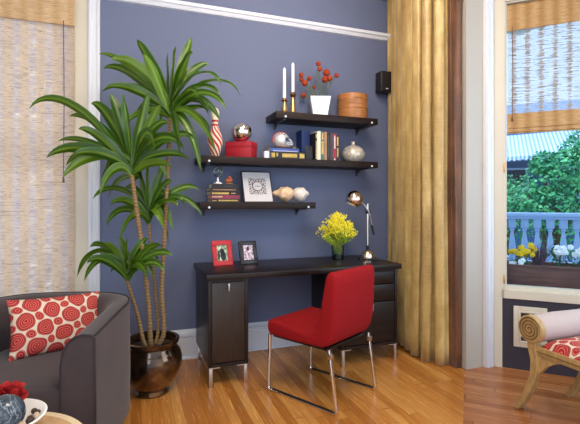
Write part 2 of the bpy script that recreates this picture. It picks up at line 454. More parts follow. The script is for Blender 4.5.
def tag(o, label, cat, group=None, kind=None):
    o['label'] = label; o['category'] = cat
    if group: o['group'] = group
    if kind: o['kind'] = kind
    return o
def struct(name, bm, mat, label=None, smooth=False, **kw):
    o = obj(name, bm, mat, smooth=smooth, **kw); o['kind'] = 'structure'
    o['label'] = label; o['category'] = name.split('_')[0]
    return o
def dup(root, loc, rotz, label, group=None):
    r = root.copy(); COL.objects.link(r); r.location = loc; r.rotation_euler = (0, 0, R(rotz)); r['label'] = label
    if group: r['group'] = group
    for ch in list(root.children):
        c = ch.copy(); COL.objects.link(c); c.parent = r
        for g in list(ch.children):
            d = g.copy(); COL.objects.link(d); d.parent = c
    return r

# ------------------------------------------------------------------ camera
# looks 20.34 degrees right of the wall normal, level, eye height 1.227 m
CAMH = 1.227
cam = bpy.data.cameras.new('camera'); co = bpy.data.objects.new('camera', cam); COL.objects.link(co)
cam.sensor_width = 36; cam.lens = 36*430/580; cam.clip_start = .05
cam.shift_y = -(212-202)/580
co.location = (0, 0, CAMH); co.rotation_euler = (R(90), 0, R(-20.34)); SC.camera = co
RV = Vector((.9377, -.3476, 0)); FV = Vector((.3476, .9377, 0))

# ------------------------------------------------------------------ room shell
WY = 3.46                                   # back wall face
CZ = 3.28
b = NB()
for f, mi in (([(-2.2, WY+.02), (2.28, WY+.02), (2.28, 2.5), (.2, .24), (-.8, -1.4), (-2.2, -1.4)], 0),
              ([(2.28, 2.5), (2.28, 2.75), (2.62, 2.75), (4.3, 1.0), (4.3, -1.4), (-.8, -1.4), (.2, .24)], 1)):
    fc = b.faces.new([b.verts.new((x, y, 0)) for x, y in f]); fc.material_index = mi
bmesh.ops.recalc_face_normals(b, faces=b.faces)
for f in b.faces:
    if f.normal.z < 0: f.normal_flip()
struct('floor', b, ['oak_floor', 'oak_floor_bay'], 'honey oak strip floor running toward the bay')
b = NB(); box(b, -2.3, 4.5, -1.4, 4.0, CZ, CZ+.1); struct('ceiling', b, 'room_paint', 'plain pale ceiling')

# back wall with the left window opening (-1.30..-.37, .45..2.67)
b = NB()
box(b, -.36, 2.5, WY, WY+.16, 0, CZ); struct('wall_back', b, 'blue_wall', 'slate blue wall behind the desk')
b = NB()
box(b, -2.3, -1.32, WY, WY+.16, 0, CZ); box(b, -1.32, -.36, WY, WY+.16, 0, .45); box(b, -1.32, -.36, WY, WY+.16, 2.68, CZ)
struct('wall_back_left', b, 'cream_paint', 'cream wall around the left window')
b = NB(); box(b, -2.36, -2.2, -1.4, WY+.16, 0, CZ); struct('wall_left', b, 'room_paint', 'plain cream wall at far left')
# casing of left window + blue-wall edge
b = NB()
box(b, -.292, -.21, WY-.03, WY+.01, 0, 3.0, .004); box(b, -.285, -.262, WY-.042, WY-.02, 0, 3.0, .006); box(b, -.232, -.215, WY-.04, WY-.02, 0, 3.0, .006)
struct('trim_1', b, 'white_paint', 'white moulded casing between left window and blue wall', smooth=True)
b = NB(); box(b, -.385, -.29, WY-.02, WY+.02, 0, 3.0, .003); box(b, -1.4, -.385, WY-.02, WY+.02, 2.66, 3.0, .003)
struct('trim_2', b, 'cream_paint', 'flat cream trim beside the left bamboo shade')
b = NB()
for a in ((-1.31, -1.25, .45, 2.66), (-.43, -.37, .45, 2.66), (-1.25, -.43, .45, .52), (-1.25, -.43, 2.59, 2.66), (-1.25, -.43, 1.52, 1.57)):
    box(b, a[0], a[1], WY+.06, WY+.11, a[2], a[3], .003)
w = struct('window_1', b, 'cream_paint', 'left window behind the lowered bamboo shade')
b = NB(); box(b, -1.25, -.43, WY+.08, WY+.086, .52, 2.59); obj('pane', b, 'window_glass', w, smooth=False)
# picture rail
b = NB(); prism(b, [(WY, 2.725), (WY-.02, 2.73), (WY-.035, 2.755), (WY-.045, 2.76), (WY-.045, 2.785), (WY, 2.79)], 'x', -.21, 2.3)
struct('trim_3', b, 'white_paint', 'white picture rail crossing the upper blue wall', smooth=True, angle=20)
b = NB(); prism(b, [(WY, 0), (WY-.022, 0), (WY-.022, .155), (WY-.016, .165), (WY-.03, .175), (WY-.03, .19), (WY-.012, .205), (WY-.006, .225), (WY, .225)], 'x', -.21, 2.3)
prism(b, [(WY-.022, 0), (WY-.036, 0), (WY-.034, .012), (WY-.022, .02)], 'x', -.21, 2.3)
struct('baseboard_back', b, 'white_paint', 'tall white moulded baseboard along the blue wall', smooth=True, angle=20)
# right return wall behind curtain, jamb and bay
b = NB(); box(b, 2.305, 2.475, 2.505, WY, 0, CZ); struct('wall_right', b, 'beige_paint', 'beige return wall and jamb beside the curtain')
W0 = Vector((2.55, 2.49, 0))
MB_ = Matrix.Translation(W0) @ Matrix.Rotation(R(-45), 4, 'Z')       # bay frame: x along wall, y outward
b = NB()
box(b, 2.463, 2.535, 2.472, 2.52, 0, CZ, .004); box(b, 2.468, 2.488, 2.462, 2.48, 0, CZ, .006); box(b, 2.508, 2.528, 2.464, 2.48, 0, CZ, .006)
box(b, 2.44, 2.62, 2.52, 2.66, 0, CZ)
struct('trim_4', b, 'white_paint', 'white moulded casing left of the bay window', smooth=True)
GZ0, GZ1 = .60, 2.70
GT0, GT1 = .088, 1.02
b = NB()
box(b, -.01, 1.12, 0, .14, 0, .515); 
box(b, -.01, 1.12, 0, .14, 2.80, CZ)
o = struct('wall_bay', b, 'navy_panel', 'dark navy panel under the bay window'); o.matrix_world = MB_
b = NB()
box(b, 0, GT0-.012, -.012, .14, .515, 2.80, .003); box(b, 0, .058, -.012, .14, .0, .515, .003); box(b, GT1+.012, 1.12, -.012, .14, 0, 2.80, .003)
box(b, .05, GT1+.02, -.012, .14, .515, GZ0-.02, .003); box(b, GT0-.02, GT1+.02, -.012, .14, GZ1+.01, 2.80, .003)
box(b, GT0-.014, GT0, .01, .12, GZ0-.02, GZ1+.02, .003); box(b, GT1, GT1+.014, .01, .12, GZ0-.02, GZ1+.02, .003)
box(b, GT0, GT1, .03, .12, GZ0-.022, GZ0, .003); box(b, GT0, GT1, .01, .12, GZ1, GZ1+.02, .003)
w2 = struct('window_2', b, 'cream_paint', 'bay window in a cream frame, half covered by a bamboo shade'); w2.matrix_world = MB_
b = NB(); box(b, GT0, GT1, .09, .096, GZ0, GZ1); obj('pane', b, 'window_glass', w2, smooth=False)
b = NB(); box(b, -.008, .008, -.006, .012, -.05, .05, .002)
for z in (.66, 1.48): 
    c = NB(); box(c, GT0-.022, GT0-.012, -.02, -.01, z-.035, z+.035, .002); h = obj('hinge', c, 'brass', w2)
b.free()
# front wall of the bay (beyond the frame) with its window
E = MB_ @ Vector((1.12, 0, 0))
b = NB()
box(b, E.x, E.x+.14, -1.4, E.y+.06, 0, .6); box(b, E.x, E.x+.14, -1.4, E.y+.06, 2.7, CZ)
box(b, E.x, E.x+.14, E.y-.12, E.y+.06, .6, 2.7); box(b, E.x, E.x+.14, -1.4, -.9, .6, 2.7)
struct('wall_bay_front', b, 'cream_paint', 'front wall of the bay')
b = NB()
y0, y1 = -.9, E.y-.12
for a in ((y0, y0+.07, .6, 2.7), (y1-.07, y1, .6, 2.7), (y0, y1, .6, .67), (y0, y1, 2.63, 2.7), ((y0+y1)/2-.04, (y0+y1)/2+.04, .6, 2.7)):
    box(b, E.x+.03, E.x+.1, a[0], a[1], a[2], a[3], .003)
w3 = struct('window_3', b, 'cream_paint', 'front bay window')
b = NB(); box(b, E.x+.06, E.x+.066, y0+.07, y1-.07, .67, 2.63); obj('pane', b, 'window_glass', w3, smooth=False)

# vent grille in the navy panel
v = thing('vent_grille', 'cream framed wall vent low on the dark navy panel', 'vent'); v.matrix_world = MB_ @ Matrix.Translation((.132, 0, .168)) @ Matrix.Scale(.93, 4)
b = NB()
for a in ((0, .042, 0, .32), (.188, .23, 0, .32), (.042, .188, 0, .042), (.042, .188, .278, .32)): box(b, a[0], a[1], -.012, 0, a[2], a[3], .003)
for a in ((.034, .050, .034, .286), (.18, .196, .034, .286), (.05, .18, .034, .05), (.05, .18, .27, .286)): box(b, a[0], a[1], -.018, -.002, a[2], a[3], .004)
obj('frame', b, 'cream_paint', v)
b = NB(); box(b, .042, .188, -.004, 0, .042, .278); obj('backing', b, 'vent_hole', v)
b = NB(); box(b, .109, .121, -.012, -.003, .045, .275)
for k in range(4): box(b, .045, .185, -.012, -.003, .084+k*.044, .096+k*.044)
obj('grille_bars', b, 'cream_paint', v)

# ------------------------------------------------------------------ bamboo shades
def shade(name, label, W, z0, zv0, zv1, zb, Mx, ms, mv, cordx):
    t = thing(name, label, 'window shade'); t.matrix_world = Mx
    b = NB(); box(b, 0, W, .0, .004, z0, zv1); obj('slat_panel', b, ms, t, smooth=False)
    b = NB(); box(b, -.004, W+.004, -.03, -.024, zv0, zv1, .001); box(b, -.004, W+.004, -.03, .0, zv1-.012, zv1); tube(b, [(-.004, -.027, zv0), (W+.004, -.027, zv0)], .006, 6)
    obj('valance', b, mv, t, smooth=False)
    if zb:
        b = NB()
        for k in range(4):
            y = -.008-.007*k; box(b, -.002, W+.002, y-.003, y, z0+.003*k, zb-.01*k, .001)
        tube(b, [(-.002, -.02, z0+.005), (W+.002, -.02, z0+.005)], .008, 6); tube(b, [(-.002, -.036, z0+.04), (W+.002, -.036, z0+.04)], .004, 6)
        obj('folded_hem', b, mv, t, smooth=False)
    b = NB(); zc = 1.40 if not zb else 1.86
    tube(b, [(cordx, -.04, zv0+.02), (cordx+.004, -.04, (zv0+zc)/2), (cordx, -.04, zc)], .0028, 6)
    lathe(b, [(.0, zc-.04), (.008, zc-.035), (.006, zc-.005), (.003, zc)], 8, M=Matrix.Translation((cordx, -.04, 0)))
    obj('pull_cord', b, 'cord_tan', t)
    return t
shade('bamboo_shade', 'full-length woven bamboo shade lowered over the left window', .96, .42, 2.475, 2.665, None,
      Matrix.Translation((-1.335, WY-.05, 0)), 'bamboo_left', 'bamboo_left_solid', .895)
shade('bamboo_shade', 'half-raised woven bamboo shade in the bay window above the flower box', GT1-GT0-.012, 1.735, 2.50, 2.69, 1.885,
      MB_ @ Matrix.Translation((GT0+.006, .045, 0)), 'bamboo_right', 'bamboo_right_solid', .03)

# ------------------------------------------------------------------ curtain
def drape(bm, path, z0, z1, amp, freq, seed, nz=26, nu=150):
    P = catmull(path, 14); L = [0]
    for a, c in zip(P, P[1:]): L.append(L[-1]+(c-a).length)
    r = random.Random(seed); ph = [r.uniform(0, 6.28) for _ in range(4)]
    grid = []
    for j in range(nz+1):
        z = z0+(z1-z0)*j/nz; row = []
        hz = j/nz
        for i in range(nu+1):
            s = L[-1]*i/nu; k = 0
            while k < len(L)-2 and L[k+1] < s: k += 1
            f = (s-L[k])/max(1e-6, L[k+1]-L[k]); p = P[k].lerp(P[k+1], f); d = (P[k+1]-P[k]).normalized()
            n = Vector((d.y, -d.x, 0))
            x = s*freq*2*PI
            x += 1.3*math.sin(s*8+ph[0])+.45*math.sin(hz*4+s*9+ph[1])+.3*math.sin(hz*9+s*14)
            w = math.sin(x)+.22*math.sin(2.0*x+ph[2]+hz*1.2)
            a = amp*(1.0+.25*math.sin(s*7+ph[3]))*(.85+.3*(1-hz))
            q = p+n*(a*w)+d*(amp*.75*math.sin(2*x))
            zz = z+(.012*math.sin(s*11+ph[1]) if j == 0 else 0)
            row.append(bm.verts.new((q.x, q.y, zz)))
        grid.append(row)
    for j in range(nz):
        for i in range(nu): bm.faces.new((grid[j][i], grid[j][i+1], grid[j+1][i+1], grid[j+1][i]))
ct = thing('curtain', 'floor-length pleated gold silk curtain with brown edge beside the bay', 'curtain', (2.2, 3.0, 0))
b = NB(); drape(b, [(.075, .385, 0), (.02, .2, 0), (-.02, 0, 0), (-.03, -.2, 0), (.0, -.30, 0), (.035, -.375, 0)], .012, 3.16, .058, 9.5, 3, nu=340)
g = obj('gold_panel', b, 'gold_silk', ct, angle=80); sm = g.modifiers.new('thick', 'SOLIDIFY'); sm.thickness = .003
b = NB(); drape(b, [(.06, -.33, 0), (.04, -.40, 0), (.055, -.44, 0), (.088, -.478, 0)], .006, 3.16, .010, 12, 5, nu=90)
g = obj('brown_edge_panel', b, 'brown_silk', ct, angle=80); sm = g.modifiers.new('thick', 'SOLIDIFY'); sm.thickness = .003
t = thing('curtain_rod', 'thin dark curtain rod at the top of the gold curtain', 'curtain rod', (2.2, 3.0, 3.12))
b = NB(); tube(b, [(-.01, .40, 0), (-.01, -.5, 0)], .011, 12); obj('rod', b, 'lamp_black', t)
b = NB(); sphere(b, (-.01, .42, 0), .022, 14, 10); obj('finial', b, 'lamp_black', t)
b = NB(); box(b, -.015, .095, .36, .375, -.012, .012, .003); obj('bracket', b, 'lamp_black', t)

# ------------------------------------------------------------------ desk
DX0, DX1, DY0, DY1, DZ = .463, 1.965, 2.815, 3.42, .75
dk = thing('desk', 'dark espresso wood pedestal desk with slim metal legs against the blue wall', 'desk', (0, 0, 0))
b = NB(); box(b, DX0, DX1, DY0, DY1, DZ-.038, DZ, .003); obj('desk_top', b, 'dark_wood', dk)
def cab(x0, x1):
    b = NB(); z0, z1 = .128, DZ-.038
    box(b, x0, x0+.022, DY0+.03, DY1-.01, z0, z1, .002); box(b, x1-.022, x1, DY0+.03, DY1-.01, z0, z1, .002)
    box(b, x0+.022, x1-.022, DY0+.03, DY1-.01, z0, z0+.022); box(b, x0+.022, x1-.022, DY1-.03, DY1-.01, z0+.022, z1); box(b, x0+.022, x1-.022, DY0+.03, DY1-.03, z1-.02, z1)
    return b
obj('pedestal', cab(DX0+.018, .752), 'dark_wood', dk); obj('pedestal', cab(1.462, DX1-.018), 'dark_wood', dk)
def pull(parent, x, z):
    b = NB(); box(b, x-.005, x+.005, DY0+.006, DY0+.014, z-.052, z, .002); box(b, x-.004, x+.004, DY0+.012, DY0+.034, z-.012, z-.004); box(b, x-.004, x+.004, DY0+.012, DY0+.034, z-.048, z-.04)
    obj('pull_handle', b, 'satin_metal', parent)
b = NB(); box(b, DX0+.043, .728, DY0+.033, DY0+.053, .154, DZ-.062, .002); d = obj('cabinet_door', b, 'door_wood', dk); pull(d, .615, DZ-.066)
for z0, z1 in ((.600, .690), (.468, .594), (.154, .462)):
    b = NB(); box(b, 1.487, DX1-.043, DY0+.033, DY0+.053, z0, z1, .002); d = obj('drawer', b, 'dark_wood', dk); pull(d, 1.716, z1-.006)
for x in (DX0+.035, .735, 1.48, DX1-.035):
    for y in (DY0+.045, DY1-.045):
        b = NB(); sx = 1 if x in (DX0+.035, 1.48) else -1
        box(b, x-.011, x+.011, y-.011, y+.011, 0, .128, .002); box(b, min(x-sx*.012, x+sx*.06), max(x-sx*.012, x+sx*.06), y-.014, y+.03, .121, .128)
        obj('leg', b, 'satin_metal', dk)

# ------------------------------------------------------------------ chair
A = Vector((.8438, 2.682, 0)); cd = Vector((.486, -.874, 0)); cw = Vector((.874, .486, 0))
ch = thing('desk_chair', 'red upholstered desk chair on chrome sled legs pulled up to desk', 'chair', A+cw*.225, math.degrees(math.atan2(.486, .874)))
# local frame: x = width (cw), -y = towards the back (cd)
prof = [(.015, .365), (-.005, .385), (-.012, .42), (-.004, .455), (.02, .466), (.10, .462), (.22, .447), (.345, .432), (.385, .46), (.412, .55), (.438, .68), (.456, .775), (.468, .805), (.488, .818), (.512, .816), (.527, .798), (.530, .74), (.527, .62), (.518, .50), (.500, .425), (.47, .385), (.43, .368), (.2, .362)]
b = NB(); prism(b, [(-p[0], p[1]) for p in prof], 'x', -.232, .232, .02, 3)
sh = obj('upholstered_shell', b, 'red_fabric', ch, angle=60)
b = NB(); prism(b, [(-.03, .352), (-.46, .352), (-.46, .366), (-.03, .366)], 'x', -.21, .21); obj('seat_underframe', b, 'lamp_black', ch, smooth=False)
for s in (-1, 1):
    x = s*.222
    b = NB()
    pts = [(0, -.012, .37), (0, -.006, .2), (0, -.0, .03), (0, -.006, .010), (0, -.03, .0075), (0, -.27, .0075), (0, -.51, .0075), (0, -.530, .011), (0, -.534, .03), (0, -.508, .2), (0, -.482, .37)]
    P = pts
    t = NB(); wv = .011; th = .0075
    prev = []
    for i, p in enumerate(P):
        a0 = Vector(P[max(i-1, 0)]); a1 = Vector(P[min(i+1, len(P)-1)]); dd = (a1-a0).normalized(); n = Vector((0, -dd.z, dd.y))
        ring = [t.verts.new(Vector((x-wv, 0, 0))+Vector(p)+n*th), t.verts.new(Vector((x+wv, 0, 0))+Vector(p)+n*th), t.verts.new(Vector((x+wv, 0, 0))+Vector(p)-n*th), t.verts.new(Vector((x-wv, 0, 0))+Vector(p)-n*th)]
        if prev:
            for k in range(4): t.faces.new((prev[k], prev[(k+1) % 4], ring[(k+1) % 4], ring[k]))
        else: t.faces.new(ring[::-1])
        prev = ring
    t.faces.new(prev); bmesh.ops.recalc_face_normals(t, faces=t.faces)
    bmesh.ops.bevel(t, geom=[e for e in t.edges if abs((e.verts[0].co-e.verts[1].co).x) < 1e-5], offset=.002, segments=1, affect='EDGES')
    merge(b, t); lg = obj('sled_leg', b, 'chrome', ch, angle=50)
    b = NB(); box(b, x-.009, x+.009, -.50, -.03, .0145, .0175); obj('floor_strip', b, 'rubber', lg, smooth=False)
    b = NB(); box(b, x-.0125, x+.0125, -.505, -.478, .315, .345, .002); obj('leg_clamp', b, 'satin_metal', lg)

# ------------------------------------------------------------------ wall shelves
SY0 = 3.19
def wall_shelf(label, x0, x1, z, brackets):
    t = thing('wall_shelf', label, 'shelf', (x0, WY, z), 0)
    b = NB(); box(b, 0, x1-x0, SY0-WY, 0, -.052, 0, .002); obj('board', b, 'shelf_wood', t)
    for bx in brackets:
        b = NB(); q = bx-x0
        box(b, q-.010, q+.010, -.010, 0, -.108, -.052, .002); box(b, q-.012, q+.012, SY0-WY+.03, 0, -.060, -.052, .001)
        prism(b, [(-.010, -.10), (-.010, -.06), (-.06, -.06)], 'x', q-.004, q+.004)
        br = obj('bracket', b, 'bracket_grey', t)
        b = NB(); lathe(b, [(.0, -.004), (.0085, -.003), (.0085, .003), (0, .004)], 12, M=T(q, SY0-WY-.003, -.038, rx=90)); obj('bolt_cap', b, 'white_paint', br)
    return t
wall_shelf('short dark wall shelf at the top holding candles and white vase', 1.067, 1.986, 1.94, (1.145, 1.925))
wall_shelf('long dark wall shelf in the middle holding bowling pin and books', .476, 1.986, 1.57, (.545, 1.925))
wall_shelf('dark wall shelf at the bottom holding framed print and seashells', .476, 1.405, 1.225, (.545, 1.34))

# ------------------------------------------------------------------ books
def book(label, L, D, Th, cover, title, loc, rotz=0, upright=False, group=None, marks=(), pages='pages'):
    """a along spine, d depth from spine, c thickness"""
    t = thing('book', label, 'book', loc, rotz, group)
    def bx(bm, a0, a1, d0, d1, c0, c1):
        if upright: box(bm, c0, c1, d0, d1, a0, a1, .0008, 1)
        else: box(bm, a0, a1, d0, d1, c0, c1, .0008, 1)
    k = min(.0032, Th*.14)
    b = NB(); bx(b, 0, L, 0, D, 0, k); bx(b, 0, L, 0, D, Th-k, Th); bx(b, 0, L, -.001, .004, 0, Th); obj('cover', b, cover, t, smooth=False)
    b = NB(); bx(b, .003, L-.003, .004, D-.004, k, Th-k); obj('page_block', b, pages, t, smooth=False)
    if title:
        r = random.Random(len(label)*7+int(L*1000))
        for (a0, a1, c0, c1) in marks:
            b = NB(); a = a0*L; bx(b, a0*L, a1*L, -.0012, -.0004, (c0+.4*(c1-c0))*Th, (c0+.6*(c1-c0))*Th)
            while a < a1*L-.001:
                wd = r.uniform(.006, .011) if not upright else r.uniform(.008, .016)
                bx(b, a, min(a+wd, a1*L), -.002, -.0005, c0*Th, c1*Th); a += wd+.0025
            obj('spine_title', b, title, t, smooth=False)
    return t
GL = 'stacked books on the bottom shelf'
z = 1.225
for lab, L, D, Th, cv, ti, ox, mk in (
    ('black book with gold spine lettering, lowest in the bottom-shelf stack', .226, .17, .0265, 'ink_black', 'gold_ink', .562, [(.05, .2, .3, .6), (.26, .92, .3, .7)]),
    ('plum red book, second from the bottom of the bottom-shelf stack', .226, .172, .0265, 'book_plum', 'cream_ink', .560, [(.06, .40, .4, .75)]),
    ('black book with bold yellow lettering, middle of the bottom-shelf stack', .226, .175, .029, 'ink_black', 'gold_ink', .560, [(.05, .62, .25, .75), (.7, .85, .4, .65)]),
    ('black book with reddish lettering, second from top of the bottom-shelf stack', .222, .175, .027, 'ink_black', 'book_tan', .555, [(.1, .9, .3, .6)]),
    ('small black book, topmost in the bottom-shelf stack under the glass globe', .195, .15, .031, 'ink_black', 'book_grey', .572, [(.45, .85, .3, .5)])):
    book(lab, L, D, Th, cv, ti, (ox, 3.225, z), rnd.uniform(-1.5, 1.5), False, GL, mk); z += Th
topL = z
GM = 'stacked books on the middle shelf'
z = 1.57
for lab, L, D, Th, cv, ti, ox, mk in (
    ('thick black book with large yellow lettering under the blue book, middle shelf', .29, .21, .056, 'ink_black', 'gold_ink', 1.028, [(.03, .13, .15, .8), (.17, .22, .3, .8), (.34, .78, .2, .75), (.85, .99, .15, .8)]),
    ('blue and white book between the black books, middle shelf stack', .245, .19, .026, 'book_blue', 'white_ink', 1.026, [(.1, .95, .1, .3)]),
    ('thin dark brown book at top of middle shelf stack under the helmet', .235, .18, .014, 'ink_black', 'cream_ink', 1.03, [(.8, .9, .4, .7)])):
    book(lab, L, D, Th, cv, ti, (ox, 3.215, z), 0, False, GM, mk); z += Th
topM = z
GU = 'upright books on the middle shelf'
x = 1.418
for lab, H, D, Th, cv, ti, mk in (
    ('slim black book with speckled cream spine, leftmost of the upright row', .225, .16, .014, 'ink_black', 'cream_ink', [(.05, .7, .2, .8), (.8, .95, .2, .8)]),
    ('cream white book standing second from left in the upright row', .238, .17, .031, 'book_cream', None, []),
    ('teal book with yellow and orange spine panel in the upright row', .236, .17, .033, 'book_teal', 'gold_ink', [(.22, .66, .2, .8), (.72, .96, .3, .7)]),
    ('tan brown book standing between the teal and black upright books', .236, .17, .022, 'book_tan', None, []),
    ('black book with grey lettering right of the tan upright book', .228, .16, .030, 'ink_black', 'book_grey', [(.1, .9, .3, .7)]),
    ('dark grey book left of the red upright book', .226, .16, .026, 'book_grey', None, []),
    ('red book with white spine block in the upright row', .226, .16, .027, 'book_red', 'white_ink', [(.03, .08, .3, .7), (.45, .92, .3, .7)]),
    ('black book with yellow lettering, rightmost of the upright row', .216, .16, .026, 'ink_black', 'gold_ink', [(.15, .5, .25, .75), (.58, .92, .25, .75)])):
    book(lab, H, D, Th, cv, ti, (x, 3.225, 1.57), 0, True, GU, mk); x += Th+.0008
book('tall dark blue book at the back, left of the upright row', .26, .12, .075, 'book_deep_blue', None, (1.337, 3.33, 1.57), 0, True, None)
t = thing('bookend', 'small black bookend standing left of the upright books', 'bookend', (1.338, 3.24, 1.57))
b = NB(); box(b, 0, .06, 0, .006, 0, .115, .002); obj('upright_plate', b, 'speaker_black', t); b = NB(); box(b, 0, .06, .006, .08, 0, .003); obj('foot_plate', b, 'speaker_black', t)
b = NB(); lathe(b, [(.028, 0), (.028, .05), (.024, .054), (0, .054)], 4, M=T(0, 0, 0, rz=45)); tag(obj('paper_block', b, 'white_paint', smooth=False, loc=(.995, 3.225, 1.57)), 'small white block left of the stacked books, middle shelf', 'block')

# ------------------------------------------------------------------ middle shelf objects
b = NB(); lathe(b, [(0, 0), (.026, 0), (.030, .004), (.042, .05), (.054, .09), (.0575, .115), (.056, .14), (.046, .18), (.033, .21), (.0245, .235), (.0225, .255), (.0235, .275), (.028, .30), (.0315, .325), (.031, .345), (.025, .365), (.013, .377), (0, .38)], 40)
tag(obj('bowling_pin', b, 'pin_stripes', loc=(.608, 3.29, 1.57)), 'white bowling pin with red spiral stripes on the middle shelf', 'bowling pin')
t = thing('gift_box', 'red lidded keepsake box under the chrome ball', 'box', (.822, 3.325, 1.57), -36)
b = NB(); box(b, -.106, .106, -.066, .066, 0, .092, .002); obj('box_body', b, 'red_box', t)
b = NB(); box(b, -.109, .109, -.069, .069, .084, .128, .002); obj('lid', b, 'red_box', t)
b = NB(); sphere(b, (0, 0, .082), .082, 40, 24); o = tag(obj('mirror_ball', b, 'chrome', loc=(.82, 3.315, 1.698)), 'polished chrome ball resting on the red box', 'ball')
# helmet
t = thing('mini_helmet', 'miniature silver football helmet with red stripe on stacked books', 'helmet', (1.145, 3.30, topM), -20)
b = NB(); box(b, -.06, .07, -.05, .05, 0, .008, .002); obj('stand', b, 'clay', t)
b = NB(); tt = NB(); bmesh.ops.create_uvsphere(tt, u_segments=32, v_segments=20, radius=.064)
dead = [v for v in tt.verts if v.co.z < -.052 or (v.co.x > .038 and v.co.z < .012)]
bmesh.ops.delete(tt, geom=dead, context='VERTS')
for v in tt.verts:
    v.co.x *= 1.08; v.co.y *= .92
merge(b, tt, T(0, 0, .062)); o = obj('shell', b, 'silver_shell', t); md = o.modifiers.new('s', 'SOLIDIFY'); md.thickness = .005
b = NB(); tube(b, [(.0640*math.cos(a)*1.08-.0, -.010, 0.062+.0640*math.sin(a)) for a in [R(60+k*8) for k in range(18)]], .0045, 8); obj('red_stripe', b, 'helmet_red', t)
b = NB()
for k in range(6):
    a = R(60+k*22); sphere(b, (.058*math.cos(a)*1.08*.9, -.040, .062+.052*math.sin(a)*.9), .0045, 8, 6)
obj('decal_dots', b, 'ink_black', t)
b = NB()
for zz in (.022, .038): tube(b, [(.038, -.052, zz+.004), (.085, -.035, zz), (.098, 0, zz), (.085, .035, zz), (.038, .052, zz+.004)], .0036, 6)
for yy in (-.02, .02): tube(b, [(.093, yy, .02), (.084, yy, .056), (.064, yy, .072)], .0032, 6)
obj('face_mask', b, 'white_paint', t)
b = NB(); lathe(b, [(0, 0), (.05, 0), (.06, .006), (.088, .03), (.099, .06), (.098, .085), (.08, .118), (.05, .138), (.022, .148), (.015, .156), (.014, .175), (.02, .182), (.016, .182), (.011, .176), (0, .174)], 44)
tag(obj('round_vase', b, 'mercury_glass', loc=(1.812, 3.31, 1.57)), 'round silvery speckled glass vase at right end of middle shelf', 'vase')

# ------------------------------------------------------------------ top shelf objects
def candlestick(label, clabel, x, y, h, ch_, m2):
    t = thing('candlestick', label, 'candlestick', (x, y, 1.94), group='candlesticks on the top shelf')
    b = NB(); k = h
    lathe(b, [(0, 0), (.029, 0), (.029, .010), (.021, .016), (.016, .03)], 24); obj('base', b, m2, t)
    b = NB(); lathe(b, [(.012, .018), (.024, .03), (.024, k*.35), (.017, k*.62), (.013, k*.72), (.013, k*.8)], 24); obj('stem', b, 'brass', t)
    b = NB(); lathe(b, [(.013, k*.78), (.017, k*.80), (.025, k-.026), (.028, k-.02), (.02, k-.016), (.0175, k), (.0145, k), (.0145, k-.012), (0, k-.012)], 24); obj('cup', b, 'bronze_dark', t)
    c = thing('candle', clabel, 'candle', (x, y, 1.94+k-.012), group='white taper candles')
    b = NB(); lathe(b, [(0, 0), (.0138, 0), (.0122, ch_-.015), (.004, ch_), (0, ch_+.001)], 20); obj('wax', b, 'candle_wax', c)
    b = NB(); tube(b, [(0, 0, ch_-.002), (.001, 0, ch_+.008)], .001, 6); obj('wick', b, 'ink_black', c)
candlestick('short brass candlestick at the left of the top shelf', 'white taper candle in the short candlestick, the lower of two', 1.178, 3.31, .135, .262, 'brass')
candlestick('tall brass candlestick right of the short one on the top shelf', 'white taper candle in the tall candlestick, the higher of two', 1.26, 3.33, .195, .258, 'bronze_dark')
t = thing('flower_pot', 'bright white tapered square vase on the top shelf holding orange flowers', 'vase', (1.495, 3.31, 1.94), -18)
b = NB(); tt = NB(); w0, w1, h = .058, .085, .165
V = []
for (w_, z_) in ((w0, 0), (w1, h), (w1-.008, h), (w1-.02, h-.06)):
    V.append([tt.verts.new((sx*w_, sy*w_*.8, z_)) for sx, sy in ((-1, -1), (1, -1), (1, 1), (-1, 1))])
tt.faces.new(V[0][::-1])
for a_, b_ in zip(V, V[1:]):
    for k in range(4): tt.faces.new((a_[k], a_[(k+1) % 4], b_[(k+1) % 4], b_[k]))
tt.faces.new(V[-1]); merge(b, tt); obj('vessel', b, 'white_ceramic', t, smooth=False)
VP = Vector((1.495, 3.31, 1.94))
sc = 1/121.
names = [(301.5, 69.8), (301.5, 75), (305, 78.5), (310, 73.6), (304, 89.6), (315, 81.5), (319, 58.5), (320.4, 63.8), (327.4, 67), (326, 74), (330.5, 73.6), (337.4, 70.4)]
labs = ['leftmost high orange pompom flower in the white vase', 'orange pompom flower just under the leftmost one', 'large orange pompom flower left of the white vase rim', 'brownish pompom flower above the left side of the white vase', 'lowest orange pompom flower at left beside the white vase rim', 'small orange pompom flower above the centre of the white vase', 'highest orange pompom flower in the white vase', 'orange pompom flower just under the highest one', 'big orange pompom flower at upper right of the bunch', 'big bright orange pompom flower below the other big one', 'dark red pompom flower beside the big orange ones', 'rightmost orange pompom flower on a leaning stem']
rads = [.021, .019, .027, .021, .023, .017, .021, .021, .030, .030, .024, .020]
